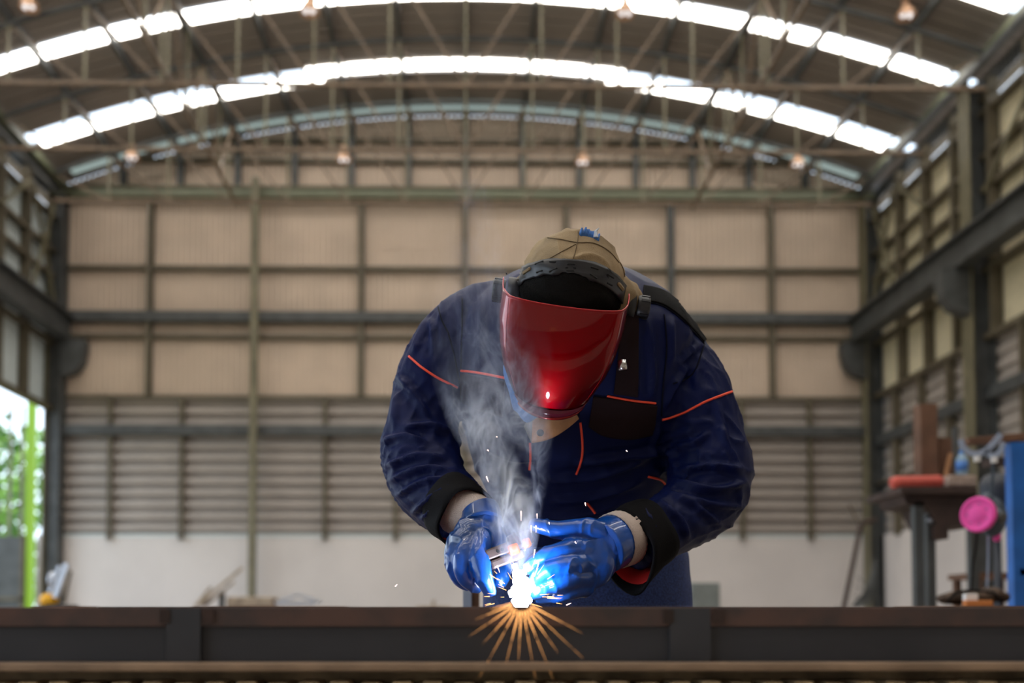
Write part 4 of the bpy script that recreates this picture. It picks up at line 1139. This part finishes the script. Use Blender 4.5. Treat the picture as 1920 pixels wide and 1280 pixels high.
# respirator
rc = P(1857, 960, RY - .17)
resp = empty('respirator', rc, 'grey half-mask respirator with two pink round filters hanging by its straps', 'respirator')
mk = MB(); mk.ell(rc + Vector((.02, .02, -.02)), .062, .06, .095, 20, 12); mk.ell(rc + Vector((-.005, .02, .045)), .03, .04, .05, 16, 10); mk.tube([rc + Vector((0, 0, 0)), rc + Vector((.02, -.05, -.03))], [.035, .03], 14)
link('mask', remesh(mk, .006, 3), M['resp_grey'], resp, True)
MB().lathe([(0, 0), (.024, 0), (.026, .006), (.02, .012), (0, .013)], rc + Vector((.022, -.055, -.03)), Vector((.2, -1, -.2)), 16).build('exhale_valve', M['steel_dark'], resp, True)
for (px, py, Y, axv, r) in ((1834, 964, RY - .24, (-.80, -.55, 0), .080), (1872, 984, RY - .12, (.80, -.5, -.1), .076)):
    c = P(px, py, Y)
    f_ = MB().lathe([(0, -.014), (r, -.014), (r * 1.03, 0), (r, .010), (r * .86, .013), (r * .84, .010), (r * .45, .010), (r * .42, .012), (0, .012)], c, axv, 26).build('filter', M['pink'], resp, True)
    f_['label'] = 'round pink filter'
    nm = MB()
    ax2 = Vector(axv).normalized(); u = ax2.cross(Z_).normalized(); w_ = u.cross(ax2)
    for j in range(7):
        th = j * .9; q = c + ax2 * .0105 + (u * math.cos(th) + w_ * math.sin(th)) * r * .6
        nm.bar(q - u * .006, q + u * .006, .003, .004, ax2)
    nm.build('filter_print', M['resp_grey'], f_)
def strap(pts, w_, m, name='strap'):
    l = [P(*p) for p in smoothline(pts, 6)]; mb = MB(); rings = []
    for i, p in enumerate(l):
        d = (l[min(i+1, len(l)-1)] - l[max(i-1, 0)]).normalized(); s_ = d.cross(Y_).normalized() * w_ / 2
        rings.append([p - s_ - Y_ * .002, p + s_ - Y_ * .002, p + s_ + Y_ * .002, p - s_ + Y_ * .002])
    return mb.rings(rings).build(name, M[m], resp)
yq = RY - .06
strap([(1801, 824, yq), (1806, 838, yq), (1818, 848, yq), (1834, 850, yq), (1852, 842, yq), (1877, 814, yq)], .028, 'strap_grey')
strap([(1848, 845, yq), (1856, 853, yq), (1866, 853, yq), (1876, 845, yq), (1881, 828, yq)], .026, 'strap_grey')
strap([(1832, 852, yq), (1833, 900, yq), (1836, 940, yq)], .008, 'steel_olive'); strap([(1863, 860, yq), (1861, 900, yq), (1858, 945, yq)], .014, 'resp_grey')
for px, py in ((1832, 860), (1864, 862)):
    c = P(px, py, yq - .006); MB().box(c - Vector((.014, .006, .014)), c + Vector((.014, .006, .014))).build('buckle', M['white_plastic'], resp, bevel=.002)
strap([(1832, 998, yq), (1829, 1030, yq), (1824, 1060, yq), (1821, 1105, yq)], .010, 'matte_black'); strap([(1853, 1000, yq), (1853, 1050, yq), (1851, 1100, yq)], .008, 'strap_grey')
# bench seat and bag behind the beam
a_, b_ = BX(1828, 1900, 1073, 1084, 6.2, .35)
st = empty('wooden_bench', ((a_[0] + b_[0]) / 2, 6.4, 0), 'brown bench seat behind the straps, against the white wall', 'bench')
MB().box(a_, (b_[0] + .1, b_[1], b_[2])).build('seat', M['rust_wood'], st)
for x, y in ((a_[0] + .02, a_[1] + .02), (b_[0] + .06, a_[1] + .02), (a_[0] + .02, b_[1] - .06), (b_[0] + .06, b_[1] - .06)):
    MB().box((x, y, 0), (x + .04, y + .04, a_[2])).build('leg', M['rust_wood'], st)
BGY = 4.3
c0 = P(1750, 1137, BGY); c1 = P(1960, 1137, BGY)
sh = empty('low_table', ((c0.x + c1.x) / 2, BGY + .15, 0), 'low table on the right carrying the brown bag, mostly hidden by the beam', 'table')
MB().box((c0.x, BGY - .1, c0.z - .03), (c1.x, BGY + .4, c0.z)).build('tabletop', M['rust_wood'], sh)
for x, y in ((c0.x, BGY - .1), (c1.x - .04, BGY - .1), (c0.x, BGY + .36), (c1.x - .04, BGY + .36)):
    MB().box((x, y, 0), (x + .04, y + .04, c0.z - .03)).build('leg', M['rust_wood'], sh)
bgm = MB(); cb = P(1825, 1128, BGY + .12)
bgm.ell(cb + Vector((-.03, 0, .018)), .13, .09, .03, 20, 10); bgm.ell(cb + Vector((.05, .0, .026)), .11, .08, .035, 20, 10)
bm_ = remesh(bgm, .008, 2)
displace(bm_, lambda q: noise.noise(q * 20) * .012)
bag = link('cloth_bag', bm_, M['bag_brown'], None, True); tag(bag, 'rumpled brown bag lying on the low table at the right', 'bag')
MB().tube([P(1775, 1128, BGY + .02), P(1792, 1110, BGY + .05), P(1825, 1106, BGY + .06), P(1862, 1110, BGY + .05), P(1880, 1128, BGY + .02)], .006, 8).build('bag_strap', M['matte_black'], bag, True)
a_, b_ = BX(1811, 1834, 1113, 1124, BGY - .04, .03); tag(MB().box((a_[0], a_[1], c0.z), b_).build('white_cup', M['white_plastic'], bevel=.003), 'small white block before the brown bag', 'block')
a_, b_ = BX(1812, 1862, 1125, 1137, BGY - .08, .035); tag(MB().box(a_, b_).build('orange_tray', M['orange_box'], bevel=.003), 'shallow orange tray in front of the brown bag', 'tray')

# rod leaning, mesh, twigs (far right before the white wall)
FY = 14.0
def floorpt(px, Y): v = P(px, 1138, Y); return Vector((v.x, Y, 0))
rod = MB().tube([Vector((P(1560, 1138, FY).x, FY, 0.0)), P(1583, 1135, FY), P(1614, 985, FY), P(1619, 979, FY), P(1643, 974, FY + .1)], .035, 8)
tag(rod.build('bent_rod', M['rust_dark'], smooth=True), 'dark bent steel rod leaning before the corner column', 'rod')
tag(MB().tube([P(1609, 980, FY + .05), P(1600, 962, FY + .05), P(1592, 945, FY + .02)], .014, 6).build('thin_wire', M['girt_brown']), 'thin crooked wire rising from the bent rod', 'wire')
mw = MB()
base = P(1596, 1136, FY + .6)
for i in range(13):
    t = i / 12; q = P(1610 + 30 * t ** .7, 1130 - 85 * t, FY + .6 + .2 * t); s_ = P(1596 + 34 * t, 1138, FY + .6)
    s_.z = max(s_.z - .0, 0); mw.tube([s_, (s_ + q) / 2 + Vector((.05, 0, .1)), q], .008, 5)
for t in (.3, .6, .9):
    mw.tube([P(1600 + 8 * t, 1134 - 60 * t, FY + .6), P(1640, 1134 - 20 * t, FY + .62)], .006, 5)
mwo = mw
for x in (P(1598, 1138, FY).x, P(1638, 1138, FY).x): mwo.tube([Vector((x, FY + .6, 0)), Vector((x, FY + .6, base.z))], .01, 5)
tag(mwo.build('wire_mesh', M['steel_dark']), 'curled wire mesh standing beside the bent rod', 'wire mesh')
# grey box right of the person
gbY = 9.0; a_, b_ = BX(1296, 1350, 1092, 1140, gbY, .3)
gb = MB().box((a_[0], a_[1], 0), b_).build('metal_cabinet', M['grey_box'], bevel=.01); tag(gb, 'small grey metal cabinet beside the jeans, before the white wall', 'cabinet')
MB().box((a_[0] + .02, a_[1] - .012, .1), (b_[0] - .02, a_[1] + .002, b_[2] - .03)).build('door', M['grey_box'], gb)
# things at the far left before the wall
def stand(px0, px1, Y, dep, label):
    a_, b_ = P(px0, 1139, Y), P(px1, 1139, Y)
    e = empty('trestle_table', ((a_.x + b_.x) / 2, Y + dep / 2, 0), label, 'table')
    MB().box((a_.x, Y, a_.z - .04), (b_.x, Y + dep, a_.z)).build('tabletop', M['rust_wood'], e)
    for x, y in ((a_.x, Y), (b_.x - .05, Y), (a_.x, Y + dep - .05), (b_.x - .05, Y + dep - .05)):
        MB().box((x, y, 0), (x + .05, y + .05, a_.z - .04)).build('leg', M['steel_dark'], e)
    return a_.z
LY = 10.0
zl = stand(60, 150, LY, .5, 'low trestle under the yellow cut-off saw, its top edge just above the beam')
saw = empty('cutoff_saw', (P(105, 1138, LY + .2).x, LY + .2, zl), 'yellow cut-off saw with silver tilted arms at the left', 'saw')
c = P(92, 1121, LY + .2)
hb_ = MB().ell(c + Vector((0, 0, -.02)), .10, .08, .075, 16, 10); link('motor', remesh(hb_, .012, 2), M['yellow_paint'], saw, True)['label'] = 'yellow motor'
MB().box((P(78, 1138, LY).x, LY + .08, zl), (P(122, 1138, LY).x, LY + .36, zl + .03)).build('base', M['steel_dark'], saw)
MB().bar(P(103, 1120, LY + .15), P(126, 1056, LY + .15), .045, .05).build('arm', M['silver'], saw, bevel=.004)
MB().bar(P(92, 1112, LY + .18), P(112, 1060, LY + .18), .03, .03).build('arm', M['silver'], saw, bevel=.004)
MB().bar(P(120, 1130, LY + .14), P(133, 1070, LY + .14), .02, .03).build('handle', M['girt_brown'], saw)
MB().lathe([(0, -.01), (.09, -.01), (.09, .01), (0, .01)], P(100, 1088, LY + .22), (1, -.2, 0), 20).build('blade_guard', M['silver'], saw, True)
zl = stand(360, 640, LY + 1, .6, 'long low trestle behind the beam carrying steel scraps')
SY = LY + 1.2
for i, (x0, y0, x1, y1, w_) in enumerate(((368, 1136, 455, 1064, .02), (366, 1136, 396, 1100, .02), (378, 1136, 404, 1108, .014), (384, 1136, 440, 1090, .016))):
    tag(MB().bar(P(x0, y0, SY + .03 * i), P(x1, y1, SY + .03 * i), w_, w_ * 1.6).build('steel_strip', M['scrap']),
        ['longest steel strip sticking up from the trestle', 'shortest steel strip at the left of the bundle', 'thin steel strip beside the shortest', 'middle-length steel strip below the longest'][i], 'steel strip', 'leaning steel strips')
a_, b_ = BX(424, 512, 1118, 1139, SY + .1, .3); tag(MB().box(a_, b_).build('cardboard_box', M['scrap'], bevel=.02), 'flat pale cardboard box below the free-standing post', 'box')
a_, b_ = BX(410, 420, 1108, 1139, SY + .1, .05); tag(MB().box(a_, b_).build('steel_block', M['steel_dark']), 'small dark upright block left of the cardboard box', 'block')
pf = MB(); pf.bar(P(516, 1130, SY), P(560, 1114, SY), .04, .03).bar(P(560, 1114, SY), P(604, 1130, SY), .04, .03).bar(P(518, 1131, SY - .05), P(590, 1131, SY - .05), .08, .05)
tag(pf.build('scrap_frame', M['silver']), 'silvery roof-shaped scrap piece right of the cardboard box', 'scrap')
tag(MB().tube([P(812, 1139, SY), P(813, 1124, SY)], .02, 8).box(*BX(780, 845, 1136, 1141, SY - .1, .2)).tube([Vector((P(812, 1139, SY).x, SY, 0)), P(812, 1139, SY)], .03, 8).build('valve_stub', M['scrap']), 'small stub on a post left of the gloves', 'stub')
a_, b_ = BX(868, 884, 1104, 1139, 2.75, .03)
e = empty('stool', ((a_[0] + .02), 2.77, 0), 'dark stool leg and orange pad glimpsed under the left glove', 'stool')
MB().box((a_[0], a_[1], 0), (b_[0], b_[1], b_[2])).build('leg', M['strap_grey'], e)
a_, b_ = BX(884, 899, 1108, 1139, 2.76, .03); MB().box((a_[0], a_[1], 0), b_).build('leg', M['rust_wood'], e)
